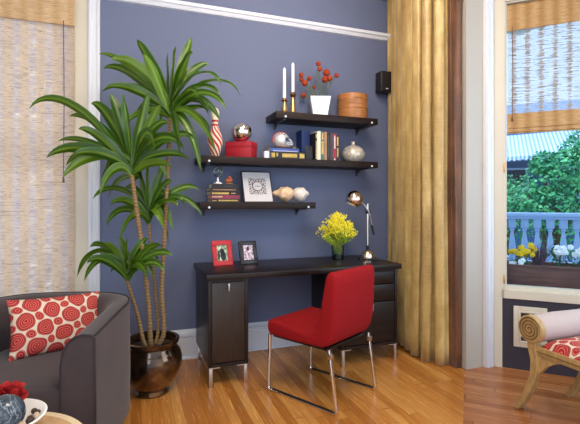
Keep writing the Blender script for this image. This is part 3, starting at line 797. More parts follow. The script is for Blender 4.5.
for (px, py), lb, rr in zip(names, labs, rads):
    off = RV*((px-320.5)*sc)+Vector((0, 0, 1))*((113-py)*sc+.0)+FV*rnd.uniform(-.02, .03)
    t = thing('pompom_flower', lb, 'flower', VP+Vector((0, 0, .11)), 0, 'orange pompom flowers in the white vase')
    tip = off-Vector((0, 0, .11)); st = RV*((px-320.5)*sc*.25)
    b = NB(); tube(b, bez(st, st+Vector((tip.x*.25, tip.y*.25, tip.z*.6)), tip, 9), .0026, 6)
    for k in range(2):
        q = bez(st, st+Vector((tip.x*.25, tip.y*.25, tip.z*.6)), tip, 9)[3+k*2]; 
        e = q+RV*rnd.uniform(-.035, .035)+Vector((0, 0, .05)); tube(b, [q, (q+e)/2+Vector((0, 0, .006)), e], [.0015, .004, .0006], 5)
    obj('stem', b, 'dry_stem', t)
    b = NB(); tt = NB(); bmesh.ops.create_icosphere(tt, subdivisions=3, radius=rr)
    for v_ in tt.verts: v_.co *= 1+.10*(noise.noise(v_.co*260+Vector((px, 0, 0)))); v_.co += tip
    merge(b, tt); obj('flower_head', b, 'orange_bloom', t)
t = thing('bentwood_box', 'round two-tier bentwood box at right end of top shelf', 'box', (1.812, 3.325, 1.94))
b = NB(); lathe(b, [(0, 0), (.126, 0), (.128, .004), (.128, .10), (.122, .102), (0, .102)], 56); o = obj('lower_tier', b, 'bent_wood', t)
b = NB(); lathe(b, [(0, .102), (.124, .102), (.126, .106), (.126, .196), (.12, .198), (0, .198)], 56); obj('upper_tier', b, 'bent_wood', t)
b = NB(); lathe(b, [(.1265, .165), (.131, .166), (.131, .208), (.127, .212), (0, .212)], 56, caps=False); obj('lid', b, 'bent_wood', t)
b = NB(); lathe(b, [(.1285, .085), (.132, .087), (.132, .115), (.1285, .117)], 56, caps=False); obj('band', b, 'bent_wood', t)
# loudspeaker
t = thing('wall_speaker', 'small black loudspeaker mounted on wall by the curtain', 'speaker', (2.165, 3.385, 2.225))
b = NB(); box(b, -.056, .056, -.05, .05, 0, .185, .008, 3); obj('cabinet', b, 'speaker_black', t)
b = NB(); box(b, -.05, .05, -.054, -.05, .012, .178, .002); obj('grille', b, 'speaker_black', t)
b = NB(); box(b, -.008, .016, -.0555, -.054, .022, .028); obj('badge', b, 'white_ink', t)
b = NB(); box(b, -.02, .02, .05, .075, .06, .12, .003); obj('wall_mount', b, 'lamp_black', t)

# ------------------------------------------------------------------ bottom shelf objects
t = thing('glass_globe', 'small clear glass globe on a white foot on top of stacked books', 'ornament', (.628, 3.285, topL))
b = NB(); lathe(b, [(0, 0), (.034, 0), (.034, .005), (.022, .012), (.008, .02), (.006, .05), (0, .05)], 24); obj('foot', b, 'white_ceramic', t)
b = NB(); sphere(b, (0, 0, .092), .043, 28, 18); obj('bulb', b, 'clear_glass', t)
t = thing('terracotta_figurine', 'small terracotta figurine beside the glass globe on the books', 'figurine', (.715, 3.29, topL))
b = NB(); lathe(b, [(0, 0), (.032, 0), (.032, .007), (.026, .009), (0, .009)], 20); obj('base', b, 'clay', t)
b = NB(); sphere(b, (-.006, 0, .024), .02, 18, 12, (1.2, 1, .85)); sphere(b, (.012, 0, .03), .016, 16, 10); sphere(b, (.004, 0, .048), .0135, 16, 10); sphere(b, (-.018, -.006, .032), .009, 10, 8); sphere(b, (.012, .0, .058), .005, 8, 6); obj('body', b, 'terracotta', t)
# leaning print
t = thing('framed_print', 'white matted square print in slim dark frame leaning on the bottom shelf', 'picture', (.83, 3.262, 1.225), 0)
LM = Matrix.Rotation(R(-24), 4, 'X')
b = NB(); Wf, Hf = .245, .275
for a in ((0, Wf, 0, .008), (0, Wf, Hf-.008, Hf), (0, .008, .008, Hf-.008), (Wf-.008, Wf, .008, Hf-.008)): box(b, a[0], a[1], 0, .018, a[2], a[3], .001, 1, LM)
obj('frame', b, 'black_frame', t)
b = NB(); box(b, .006, Wf-.006, .004, .014, .006, Hf-.006, 0, 1, LM); obj('mat_board', b, 'canvas_white', t, smooth=False)
b = NB(); q = [LM @ Vector(p) for p in ((.052, .0025, .07), (.195, .0025, .07), (.195, .0025, .213), (.052, .0025, .213))]
f = b.faces.new([b.verts.new(p) for p in q]); uvl = b.loops.layers.uv.active
for l, u in zip(f.loops, ((0, 0), (1, 0), (1, 1), (0, 1))): l[uvl].uv = u
obj('printed_square', b, 'maze_print', t, smooth=False)
b = NB(); lathe(b, [(0, 0), (.041, 0), (.041, .0012), (0, .0012)], 32, M=LM @ T(.1235, .0020, .1415, rx=90)); obj('printed_disc', b, 'canvas_white', t, smooth=False)
b = NB(); lathe(b, [(.037, 0), (.0425, 0), (.0425, .001), (.037, .001), (.037, 0)], 32, M=LM @ T(.1235, .0016, .1415, rx=90), caps=False)
box(b, .10, .147, .0004, .0009, .139, .144, 0, 1, LM); obj('printed_ring', b, 'book_grey', t, smooth=False)
# shells
def shell(label, loc, rz, L, rad, mat, seed):
    b = NB(); r = random.Random(seed); NS, NT = 30, 36; g = []
    for i in range(NS+1):
        s = i/NS; pr = (math.sin(PI*min(1, s**.62))**.85)*rad if 0 < s < 1 else .0005
        pr *= (1+.12*math.sin(s*24)*(1 if s > .5 else .3)); row = []
        for k in range(NT):
            th = 2*PI*k/NT; kn = 1+.16*max(0, math.sin(th*5+s*9))*math.exp(-((s-.48)/.16)**2)+.28*max(0, math.cos(th+1.9))*math.exp(-((s-.36)/.25)**2)
            row.append(b.verts.new((L*(s-.5), pr*kn*math.cos(th), pr*kn*math.sin(th)*.85)))
        g.append(row)
    for i in range(NS):
        for k in range(NT): b.faces.new((g[i][k], g[i+1][k], g[i+1][(k+1) % NT], g[i][(k+1) % NT]))
    b.faces.new(g[0]); b.faces.new(g[-1][::-1]); bmesh.ops.recalc_face_normals(b, faces=b.faces)
    zm = min(v.co.z for v in b.verts)
    for v in b.verts: v.co.z -= zm
    return tag(obj('seashell', b, mat, loc=loc, rot=(0, 0, R(rz)), angle=80), label, 'seashell', 'conch shells on the bottom shelf')
shell('cream orange conch shell beside the framed print', (1.155, 3.285, 1.225), 170, .185, .062, 'shell_cream', 1)
shell('white knobbly conch shell at the right end of the bottom shelf', (1.322, 3.295, 1.225), 14, .165, .06, 'shell_white', 2)

# ------------------------------------------------------------------ on the desk
def photo_frame(label, loc, rz, W, H, bw, mat, snap, lean):
    t = thing('photo_frame', label, 'photo frame', loc, rz); LM = Matrix.Rotation(R(-lean), 4, 'X')
    b = NB()
    for a in ((0, W, 0, bw), (0, W, H-bw, H), (0, bw, bw, H-bw), (W-bw, W, bw, H-bw)): box(b, a[0], a[1], 0, .016, a[2], a[3], .002, 2, LM)
    obj('border', b, mat, t)
    b = NB(); f = b.faces.new([b.verts.new(LM @ Vector(p)) for p in ((bw, .006, bw), (W-bw, .006, bw), (W-bw, .006, H-bw), (bw, .006, H-bw))]); uvl = b.loops.layers.uv.active
    for l, u in zip(f.loops, ((0, 0), (1, 0), (1, 1), (0, 1))): l[uvl].uv = u
    ph = obj('photograph', b, snap, t, smooth=False)
    b = NB(); iw, ih = W-2*bw, H-2*bw
    def blob(cx, cz, rx, rz_): lathe(b, [(0, 0), (1, 0), (1, .5), (0, .5)], 20, M=LM @ Matrix.Translation((bw+cx*iw, .0055, bw+cz*ih)) @ Matrix.Diagonal((rx*iw, .001, rz_*ih, 1)) @ Matrix.Rotation(R(90), 4, 'X'))
    if 'green' in snap: blob(.58, .30, .26, .3); blob(.5, .58, .2, .22); blob(.16, .35, .1, .3)
    else: blob(.5, .76, .13, .14)
    obj('photographed_figure', b, 'ink_black', ph, smooth=False)
    b = NB(); box(b, W*.3, W*.7, .016, .02, .02, H*.93, .001, 1, LM)
    top = LM @ Vector((W*.5, .02, H*.72)); tube(b, [top, (W*.5, top.y+.06, .003)], .004, 6); obj('back_stand', b, 'black_frame', t)
photo_frame('red framed photograph at left end of the desk', (.580, 3.19, DZ), 12, .158, .19, .036, 'red_frame', 'snapshot_green', 14)
photo_frame('black framed photograph right of the red frame on the desk', (.79, 3.205, DZ), 12, .15, .178, .032, 'black_frame', 'snapshot_pink', 14)
# yellow flowers
FX, FY = 1.612, 3.21
t = thing('glass_vase', 'clear glass tumbler vase on the desk holding yellow flowers', 'vase', (FX, FY, DZ))
b = NB(); lathe(b, [(0, 0), (.046, 0), (.05, .004), (.055, .128), (.0525, .128), (.047, .010), (0, .010)], 36); obj('tumbler', b, 'clear_glass', t)
b = NB(); lathe(b, [(0, .0105), (.0465, .0105), (.0495, .075), (0, .075)], 32); obj('water', b, 'water', t)
b = NB(); lathe(b, [(0, .011), (.044, .011), (.046, .035), (.03, .045), (0, .04)], 24); obj('dark_pebbles', b, 'ink_black', t)
t = thing('goldenrod_bouquet', 'loose bunch of feathery yellow flowers in the glass vase', 'flowers', (FX, FY, DZ+.046))
bs, bb = NB(), NB(); r = random.Random(11)
for i in range(74):
    az = r.uniform(0, 2*PI); sp = r.uniform(0, 1)**.7; h = .335-.16*sp**1.4+r.uniform(-.03, .03); rr = .20*sp
    tip = Vector((math.cos(az)*rr*1.02, math.sin(az)*rr*.8, h)); st = Vector((math.cos(az)*.022*sp, math.sin(az)*.022*sp, 0))
    C = bez(st, (tip.x*.22, tip.y*.22, h*.62), tip, 12); tube(bs, C[:10], .0016, 5)
    side = Vector((-math.sin(az), math.cos(az), 0))
    for k in range(34):
        s = r.uniform(.55, 1); p = C[min(11, int(s*11))]; wd = .028*math.sin(PI*min(1, (s-.5)*2))+.008
        p = p+Vector((r.uniform(-1, 1), r.uniform(-1, 1), r.uniform(-.6, 1)))*wd
        tt = NB(); bmesh.ops.create_icosphere(tt, subdivisions=1, radius=r.uniform(.004, .0078)); merge(bs if p.z < .13+r.uniform(0, .07) else bb, tt, Matrix.Translation(p))
    for k in range(3):
        q = C[5+k]; e = q+side*r.choice((-1, 1))*.035+Vector((0, 0, -.01)); tube(bs, [q, (q+e)/2+Vector((0, 0, .004)), e], [.001, .004, .0005], 4)
obj('stems', bs, 'goldenrod_stem', t); obj('yellow_plumes', bb, 'goldenrod', t, smooth=False)
# lamp
t = thing('desk_lamp', 'chrome eyeball desk lamp at right end of the desk', 'lamp', (1.855, 3.14, DZ), -20.3)
b = NB(); box(b, -.075, .075, -.06, .06, 0, .012, .004); obj('base_plate', b, 'lamp_black', t)
b = NB(); lathe(b, [(.056, .012), (.056, .03), (.05, .052), (.034, .07), (.016, .08), (0, .082)], 32); obj('base_dome', b, 'lamp_copper', t)
b = NB(); tube(b, [(0, 0, .078), (0, 0, .115)], .012, 14); obj('collar', b, 'lamp_black', t)
b = NB(); tube(b, [(0, 0, .1), (0, 0, .462)], .008, 14); obj('pole', b, 'chrome', t)
b = NB(); tube(b, [(-.022, 0, .395), (.026, 0, .395)], .014, 12); sphere(b, (0, 0, .395), .017, 14, 10); obj('joint', b, 'lamp_black', t)
b = NB(); tube(b, catmull([(.052, 0, .215), (.034, 0, .29), (.012, -.012, .385), (-.02, -.016, .44), (-.052, -.012, .475)], 6), .005, 8)
ar = obj('arm', b, 'satin_metal', t); b = NB(); tube(b, [(.034, 0, .285), (.054, 0, .205)], .009, 10); obj('grip', b, 'lamp_black', ar)
b = NB(); tt = NB(); bmesh.ops.create_uvsphere(tt, u_segments=36, v_segments=24, radius=.073)
bmesh.ops.delete(tt, geom=[v for v in tt.verts if v.co.z < -.042], context='VERTS'); merge(b, tt, T(-.112, 0, .50, ry=22, rx=12))
o = obj('lamp_shade', b, 'lamp_copper', t); md = o.modifiers.new('s', 'SOLIDIFY'); md.thickness = .002
b = NB(); lathe(b, [(.058, -.045), (.0625, -.045), (.0625, -.036), (.058, -.036), (.058, -.045)], 36, M=T(-.112, 0, .50, ry=22, rx=12), caps=False); obj('rim', b, 'chrome', o)
b = NB(); sphere(b, (0, 0, -.015), .026, 16, 12, M=T(-.112, 0, .50, ry=22, rx=12)); obj('bulb', b, 'candle_wax', t)

# ------------------------------------------------------------------ dracaena
PP = Vector((.129, 2.92, 0))
pl = thing('potted_dracaena', 'tall dracaena plant with four canes in a bronze glazed pot', 'plant', PP)
b = NB(); lathe(b, [(0, 0), (.108, 0), (.112, .012), (.10, .03), (.125, .06), (.168, .12), (.190, .18), (.192, .225), (.178, .27), (.160, .292), (.158, .305), (.172, .325), (.174, .345), (.163, .35), (.150, .345), (.146, .30), (.146, .29), (0, .288)], 56)
pot = obj('pot', b, 'bronze_glaze', pl)
b = NB(); lathe(b, [(0, .304), (.06, .308), (.12, .300), (.149, .294)], 36, caps=False); obj('soil', b, 'soil', pl)
sc = 1/153.
def ppos(px, py, d=0): return RV*((px-152)*sc)+Vector((0, 0, CAMH+(202-py)*sc))+FV*d
LEAFN = [0]
def leaf(bm, base, tip, arch, W, roll, nseg=14, curl=0):
    base, tip = Vector(base), Vector(tip); v = tip-base; LEAFN[0] += 1
    k1 = base+v*.30+Vector((0, 0, arch*.95)); k2 = base+v*.82+Vector((0, 0, arch*.85))
    C = []
    for i in range(nseg+1):
        q = i/nseg; C.append(base*(1-q)**3+k1*3*q*(1-q)**2+k2*3*q*q*(1-q)+tip*q**3)
    hd = Vector((v.x, v.y, 0))
    if hd.length < .02: hd = Vector((.02, -.02, 0))
    hd.normalize(); h = Vector((-hd.y, hd.x, 0)); uvl = bm.loops.layers.uv.active; prev = None
    for i, p in enumerate(C):
        q = i/nseg; d = (C[min(i+1, nseg)]-C[max(i-1, 0)]).normalized()
        h2 = h-d*h.dot(d); h2.normalize(); n = d.cross(h2).normalized()
        rl = R(roll)+R(curl)*q
        sd = h2*math.cos(rl)+n*math.sin(rl); up = d.cross(sd)
        w = W*max(.22*(1-q), math.sin(PI*min(1, q**.85))**.8)*.5 if i < nseg else .0006
        row = []
        for k, (a, e) in enumerate(((-1, .30), (-.5, .10), (0, -.08), (.5, .10), (1, .30))):
            row.append(bm.verts.new(p+sd*(a*w)+up*(e*w+.05*W*math.sin(q*15+a*2)*abs(a))))
        if prev:
            for k in range(4):
                f = bm.faces.new((prev[k], prev[k+1], row[k+1], row[k])); us = (k/4, (k+1)/4, (k+1)/4, k/4); q0 = q-1/nseg
                for l, u_, v_ in zip(f.loops, us, (q0, q0, q, q)): l[uvl].uv = (u_, LEAFN[0]+.02+.96*v_)
        prev = row
# crown: (base px,py,depth) and leaves: tip px, tip py, depth offset, arch, width, roll
CR = {
 'A': ((168, 118, .05), [(133, 37, .02, .05, .062, 60), (188, 33, .05, .04, .052, 55), (99, 55, -.04, .16, .034, 40), (94, 63, .10, .15, .05, 58), (95, 89, .06, .13, .032, 40), (112, 62, -.06, .12, .058, 62), (110, 92, -.12, .12, .045, 40),
     (238, 93, .04, .26, .05, 38), (222, 88, -.08, .20, .048, 30), (205, 60, .08, .10, .042, -50), (204, 112, .12, .16, .042, 35), (196, 60, -.15, .10, .055, 70), (178, 50, -.1, .05, .05, 70), (160, 45, .12, .03, .05, -70), (150, 62, -.18, .06, .05, 60),
     (201, 172, -.06, .26, .046, 45), (218, 156, -.13, .23, .036, 40), (186, 160, -.20, .20, .05, 50), (130, 128, -.12, .14, .042, 45), (125, 110, .16, .15, .042, 40), (205, 128, .16, .15, .042, 35), (200, 100, -.12, .14, .036, 35)]),
 'B': ((135, 176, -.05), [(37, 112, -.02, .30, .044, 42), (57, 160, -.06, .16, .058, 40), (67, 166, .05, .20, .05, 44), (72, 118, .03, .13, .042, 40), (55, 141, .10, .12, .034, 35), (77, 180, -.12, .17, .056, 45), (88, 160, -.15, .10, .05, 50),
     (92, 105, .05, .12, .062, 58), (116, 98, -.03, .05, .055, 62), (131, 100, -.08, .03, .046, 70), (152, 96, -.02, .05, .05, -60), (166, 110, -.06, .08, .048, -58), (104, 110, .12, .09, .05, 58), (148, 118, .14, .04, .045, 60),
     (164, 153, -.14, .23, .062, 62), (188, 152, -.06, .20, .05, 50), (196, 142, .06, .18, .042, 42), (176, 130, -.12, .13, .046, -50), (112, 196, -.12, .20, .046, 50), (100, 172, .14, .16, .042, 42), (92, 134, -.12, .12, .05, 52), (168, 180, .05, .16, .046, 45)]),
 'C': ((146, 224, .06), [(88, 199, .02, .17, .036, 38), (104, 226, -.02, .16, .044, 42), (112, 205, -.08, .10, .046, 50), (132, 165, .02, .04, .046, 62), (148, 160, -.05, .02, .046, 66), (160, 165, .03, .05, .046, -60), (172, 182, -.06, .09, .046, 48),
     (196, 190, .03, .14, .038, 40), (201, 216, -.03, .22, .036, 38), (180, 206, -.12, .13, .046, 45), (116, 188, .10, .09, .04, 45), (166, 228, -.12, .15, .046, 45), (124, 238, -.12, .14, .042, 45)]),
 'D': ((132, 277, -.08), [(86, 274, -.03, .24, .046, 40), (98, 276, -.10, .20, .042, 45), (95, 246, .02, .13, .042, 42), (112, 242, -.04, .08, .046, 50), (124, 236, .0, .05, .046, 60), (136, 234, -.06, .03, .044, 64), (150, 238, .04, .06, .042, -55),
     (178, 253, -.05, .11, .044, 50), (173, 267, -.10, .13, .046, 48), (160, 272, -.16, .12, .042, 45), (104, 258, -.15, .13, .046, 45), (144, 262, -.16, .10, .046, 60)])}
canes = {'A': [(163, 330, .02), (161, 290, .02), (163, 240, .03), (165, 190, .04), (168, 118, .05)],
         'B': [(152, 334, -.03), (150, 300, -.03), (145, 250, -.04), (140, 212, -.05), (135, 176, -.05)],
         'C': [(156, 328, .05), (153, 290, .05), (149, 255, .06), (146, 224, .06)],
         'D': [(146, 334, -.06), (142, 312, -.07), (136, 290, -.08), (132, 277, -.08)]}
labC = {'A': 'tallest leaf crown', 'B': 'large leaf crown left of the tallest', 'C': 'small leaf crown behind the canes', 'D': 'lowest leaf crown at left'}
for k in 'ABCD':
    pts = [ppos(*p) for p in canes[k]]; pts = [Vector((pts[0].x*.6, pts[0].y*.6, .295))]+pts
    C = catmull(pts, 8); n = len(C); r0, r1 = {'A': (.016, .012), 'B': (.017, .013), 'C': (.012, .010), 'D': (.014, .010)}[k]
    b = NB(); tube(b, C, [r0+(r1-r0)*i/(n-1)+.0014*math.sin(i*2.4) for i in range(n)], 12); cane = obj('cane', b, 'cane', pl)
    base = ppos(*CR[k][0]); b = NB()
    for i, (px, py, dd, arch, W, roll) in enumerate(CR[k][1]):
        tip = ppos(px, py, CR[k][0][2]+dd)
        bz = base+Vector((rnd.uniform(-.006, .006), rnd.uniform(-.006, .006), rnd.uniform(-.02, .09) if arch > .1 else rnd.uniform(.02, .10)))
        leaf(b, bz, tip, arch*rnd.uniform(.75, 1.1), W*1.36, math.copysign(90-(90-abs(roll))*rnd.uniform(.25, 1.0), roll), 14, rnd.uniform(-25, 25))
    for i in range({'A': 9, 'B': 9, 'C': 5, 'D': 5}[k]):
        az = rnd.uniform(-.3, 2.6); L = rnd.uniform(.22, .40)*(1 if k in 'AB' else .7)
        d = FV*math.sin(az)*.8+RV*math.cos(az*1.9)
        leaf(b, base+Vector((0, 0, rnd.uniform(-.06, .06))), base+d.normalized()*L+Vector((0, 0, rnd.uniform(-.16, .22))), rnd.uniform(.06, .2), rnd.uniform(.05, .066), math.copysign(rnd.uniform(45, 85), rnd.uniform(-1, 1)), 14, rnd.uniform(-25, 25))
    cr = obj('leaf_crown', b, 'dracaena_leaf', cane, angle=85); cr['label'] = labC[k]

# ------------------------------------------------------------------ armchair
ac = thing('barrel_armchair', 'charcoal suede barrel armchair with sloping arms in the left corner', 'armchair', (-.44, 2.555, 0), -16)
def U(phi, rx, ry):
    c, s = math.cos(phi), math.sin(phi); e = 2/2.7
    return Vector((rx*math.copysign(abs(c)**e, c), ry*abs(s)**e, 0))
st = []
for i in range(8): st.append((Vector((.42, -.40+.40*i/8, 0)), Vector((1, 0, 0)), i/8*.30))
for i in range(41):
    phi = PI*i/40; p = U(phi, .42, .40); q0 = U(max(0, phi-.02), .42, .40); q1 = U(min(PI, phi+.02), .42, .40); d = (q1-q0).normalized()
    st.append((p, Vector((d.y, -d.x, 0)), .3+.4*i/40))
for i in range(1, 9): st.append((Vector((-.42, -.40*i/8, 0)), Vector((-1, 0, 0)), .7+.3*i/8))
def hgt(s):
    f = 1-abs(2*s-1); return .645+.028*(math.sin(min(1, f*1.25)*PI/2)**1.3)
b = NB(); prev = None; top_o = []; top_i = []
for p, n, s in st:
    h = hgt(s); th = .145
    sec = [(0, .065), (-.004, .30), (0, h-.012), (.004, h-.003), (.012, h), (.05, h+.004), (.085, h-.006), (.115, h-.032), (.136, h-.075), (th, h-.135), (th, .24), (.11, .18), (.11, .065)]
    row = [b.verts.new((p.x-n.x*a, p.y-n.y*a, z_)) for a, z_ in sec]
    top_o.append(Vector((p.x-n.x*.002, p.y-n.y*.002, h))); 
    if prev:
        for k in range(len(sec)): b.faces.new((prev[k], prev[(k+1) % len(sec)], row[(k+1) % len(sec)], row[k]))
    else: b.faces.new(row)
    prev = row
b.faces.new(prev[::-1]); bmesh.ops.recalc_face_normals(b, faces=b.faces); obj('barrel_shell', b, 'grey_suede', ac, angle=50)
b = NB(); tube(b, top_o, .0045, 6)
for sx in (1, -1):
    h = hgt(0); sec = [(0, .08), (-.004, .30), (0, h-.012), (.012, h), (.05, h+.004), (.085, h-.006), (.115, h-.032), (.136, h-.075), (.145, h-.135), (.145, .26)]
    tube(b, [(sx*(.42-a), -.401, z_) for a, z_ in sec], .0045, 6)
obj('piping', b, 'grey_piping', ac)
b = NB(); box(b, -.29, .29, -.385, .28, .065, .27, .02); obj('seat_base', b, 'grey_suede', ac)
b = NB()
tt = NB(); poly = [(-.272, -.40), (.272, -.40)]+[(U(PI*i/16, .272, .27).x, U(PI*i/16, .272, .27).y-.0) for i in range(17)]
prism(b, poly, 'z', .272, .425, .035, 4); tt.free()
obj('seat_cushion', b, 'grey_suede', ac, angle=60)
for sx in (-1, 1):
    for y in (-.34, .2):
        b = NB(); lathe(b, [(.016, 0), (.024, .066)], 14, M=T(sx*.33 if y < 0 else sx*.27, y, 0)); obj('foot', b, 'dark_wood', ac)
# pillow
def pillow(bm, W, H, Th, n=28, pinch=.03):
    uvl = bm.loops.layers.uv.active; top, bot = [], []
    for j in range(n+1):
        rt, rb = [], []
        for i in range(n+1):
            u, v = 2*i/n-1, 2*j/n-1
            e = (max(0, 1-abs(u)**2.6)*max(0, 1-abs(v)**2.6))**.55
            x = W/2*u*(1-pinch*(1-abs(v)**2)*0+.0)-W*.03*u*(1-v*v); y = H/2*v-H*.03*v*(1-u*u)
            edge = i in (0, n) or j in (0, n)
            a = bm.verts.new((x, -Th/2*e, y)); rt.append(a); rb.append(a if edge else bm.verts.new((x, Th/2*e, y)))
        top.append(rt); bot.append(rb)
    for g, fl in ((top, 0), (bot, 1)):
        for j in range(n):
            for i in range(n):
                q = [(j, i), (j, i+1), (j+1, i+1), (j+1, i)]
                if fl: q = q[::-1]
                f = bm.faces.new([g[a][c] for a, c in q])
                for l, (a, c) in zip(f.loops, q): l[uvl].uv = (c/n*W/.45, a/n*H/.45)
b = NB(); pillow(b, .47, .31, .13)
o = obj('throw_pillow', b, 'circle_print', angle=80); o.rotation_euler = (R(-22), R(2), R(22)); o.location = (-.375, 2.66, .56)
tag(o, 'cream throw pillow printed with red concentric circles on the armchair', 'pillow')

# ------------------------------------------------------------------ side table and centrepiece
TC = Vector((-.42, 1.545, 0))
t = thing('side_table', 'low round wooden side table in the bottom left corner', 'table', TC)
b = NB(); lathe(b, [(0, .43), (.262, .43), (.262, .452), (0, .452)], 56); obj('table_top', b, 'tan_top', t)
b = NB(); lathe(b, [(.262, .415), (.285, .415), (.29, .425), (.29, .448), (.283, .455), (.262, .4525)], 56, caps=False); lathe(b, [(.262, .4525), (.262, .415)], 56, caps=False); obj('edge_band', b, 'table_band', t)
b = NB(); lathe(b, [(.15, 0), (.15, .02), (.05, .05), (.035, .1), (.035, .38), (.08, .43)], 32); obj('pedestal', b, 'dark_wood', t)
PLC = RV*-.955+FV*1.415; pz = .4525
b = NB(); lathe(b, [(0, 0), (.06, 0), (.062, .01), (.075, .02), (.128, .055), (.137, .066), (.131, .068), (.12, .06), (.07, .03), (0, .026)], 56)
tag(obj('white_bowl', b, 'white_ceramic', loc=(PLC.x, PLC.y, pz)), 'shallow white footed bowl on the round side table', 'bowl')
b = NB(); sphere(b, (0, 0, .06), .06, 40, 26); q = PLC-FV*.022+RV*.030
tag(obj('marble_ball', b, 'grey_marble', loc=(q.x, q.y, pz+.0275)), 'dark blue-grey marble ball in the white bowl', 'ball')
q = PLC+FV*.07-RV*.03
t = thing('red_flower', 'ruffled red flower head behind the marble ball', 'flower', (q.x, q.y, pz+.092)); b = NB(); r = random.Random(5)
for i in range(80):
    az = r.uniform(0, 2*PI); el = r.uniform(.15, 1.35); L = r.uniform(.055, .092); d = Vector((math.cos(az)*math.cos(el), math.sin(az)*math.cos(el)*.7, math.sin(el)*.7)); sd = d.cross(Vector((r.uniform(-1, 1), r.uniform(-1, 1), .3))).normalized()
    rows = []
    for s, w_ in ((0, .004), (.4, .014), (.75, .016), (1, .004)):
        p = d*(L*s)+Vector((r.uniform(-.004, .004), 0, r.uniform(-.004, .004))); rows.append((b.verts.new(p-sd*w_), b.verts.new(p+sd*w_)))
    for a_, c_ in zip(rows, rows[1:]): b.faces.new((a_[0], a_[1], c_[1], c_[0]))
obj('petals', b, 'red_petal', t); b = NB(); sphere(b, (0, 0, .0), .022, 14, 10); obj('flower_base', b, 'pansy_leaf', t)
for i, (a, rr_, mt, lb) in enumerate((
    (.078, .060, 'cocoa', 'dark brown pebble nearest the red flower in the white bowl'),
    (.098, .042, 'cocoa', 'dark brown pebble farthest toward the back rim of the white bowl'),
    (.110, .016, 'pebble_light', 'pale pebble closest to the right rim of the white bowl'),
    (.090, .018, 'cocoa', 'dark pebble between the marble ball and the pale rim pebble'),
    (.104, -.010, 'cocoa', 'large dark pebble low at the right of the white bowl'),
    (.088, -.030, 'pebble_light', 'pale tan pebble at lower right beside the marble ball'),
    (.100, -.042, 'pebble_light', 'pale pebble at the lower right rim of the white bowl'))):
    q = PLC+RV*a+FV*rr_; b = NB(); tt = NB(); bmesh.ops.create_icosphere(tt, subdivisions=2, radius=.011)
    for v_ in tt.verts: v_.co *= 1+.25*noise.noise(v_.co*90+Vector((i, 0, 0)))
    merge(b, tt, Matrix.Translation((0, 0, .010))); d_ = math.hypot(a, rr_)
    tag(obj('pebble', b, mt, loc=(q.x, q.y, pz+.030+max(0, d_-.07)*.6)), lb, 'pebble', 'pebbles in the white bowl')

# ------------------------------------------------------------------ scroll bench
bn = thing('scroll_bench', 'carved blond wood bench with rolled arm and red circle cushion', 'bench', (2.146, 1.38, 0))
BW = .47; Yh = .45                      # half length to scroll centre
def side_pts(sg): return [(sg*.446, .404), (sg*.43, .319), (sg*.446, .21), (sg*.499, .09), (sg*.552, .0)]
for sg in (1, -1):
    for x in (0, BW-.045):
        b = NB(); c = catmull([(0, y, z_) for y, z_ in [(sg*.44, .47)]+side_pts(sg)], 6); n = len(c); L_, R_ = [], []
        for i, p in enumerate(c):
            d = (c[min(i+1, n-1)]-c[max(i-1, 0)]).normalized(); nn = Vector((0, d.z, -d.y)); w_ = .030-.016*(i/(n-1))
            L_.append((p.y+nn.y*w_, max(0, p.z+nn.z*w_))); R_.append((p.y-nn.y*w_, max(0, p.z-nn.z*w_)))
        prism(b, L_+R_[::-1], 'x', x, x+.045, .003, 1); obj('leg', b, 'blonde_wood', bn, angle=30)
    # scroll drum: wooden discs with spiral carving, upholstered roll between
    ctr = (sg*.45, .50)
    for x0, x1 in ((-.008, .03), (BW-.03, BW+.008)):
        b = NB(); lathe(b, [(0, 0), (.073, 0), (.079, .006), (.079, x1-x0-.006), (.073, x1-x0), (0, x1-x0)], 40, M=T(x0, ctr[0], ctr[1], ry=90))
        sd = obj('scroll_end', b, 'blonde_wood', bn)
        xs = -.009 if x0 < 0 else BW+.009; b = NB()
        tube(b, [(xs, ctr[0]+(.008+.062*k/90)*math.cos(k*.24), ctr[1]+(.008+.062*k/90)*math.sin(k*.24)) for k in range(91)], .0042, 6)
        obj('carved_spiral', b, 'groove_wood', sd)
    b = NB(); lathe(b, [(0, .03), (.070, .03), (.076, .045), (.080, .2), (.076, BW-.045), (.070, BW-.03), (0, BW-.03)], 40, M=T(0, ctr[0], ctr[1], ry=90)); obj('arm_bolster', b, 'bolster_fabric', bn)
b = NB()
for x in (.002, BW-.042):
    box(b, x, x+.04, -.42, .42, .362, .412, .003)
    for sg in (1, -1): prism(b, [(sg*.41, .364), (sg*.26, .364), (sg*.31, .345), (sg*.36, .31), (sg*.41, .25)], 'x', x+.006, x+.034)
for sg in (1, -1): box(b, .04, BW-.04, sg*.40-.018, sg*.40+.018, .362, .412)
obj('seat_rail', b, 'blonde_wood', bn, angle=30)
b = NB()
for x in (-.001, BW-.001): box(b, x, x+.003, -.41, .41, .384, .388)
obj('rail_groove', b, 'groove_wood', bn, smooth=False)
b = NB(); uvl = b.loops.layers.uv.active; n, m_ = 24, 40; g = []
for j in range(m_+1):
    row = []
    for i in range(n+1):
        u, v_ = 2*i/n-1, 2*j/m_-1; e = (max(0, 1-abs(u)**4)*max(0, 1-abs(v_)**6))**.4
        row.append(b.verts.new((BW/2+u*(BW/2-.012), v_*.395, .412+.062*e)))
    g.append(row)
for j in range(m_):
    for i in range(n):
        q = ((j, i), (j, i+1), (j+1, i+1), (j+1, i)); f = b.faces.new([g[a][c] for a, c in q])
        for l, (a, c) in zip(f.loops, q): l[uvl].uv = (c/n*BW/.45, a/m_*.79/.45)
b.faces.new([g[0][i] for i in range(n+1)]+[g[j][n] for j in range(1, m_+1)]+[g[m_][i] for i in range(n-1, -1, -1)]+[g[j][0] for j in range(m_-1, 0, -1)])
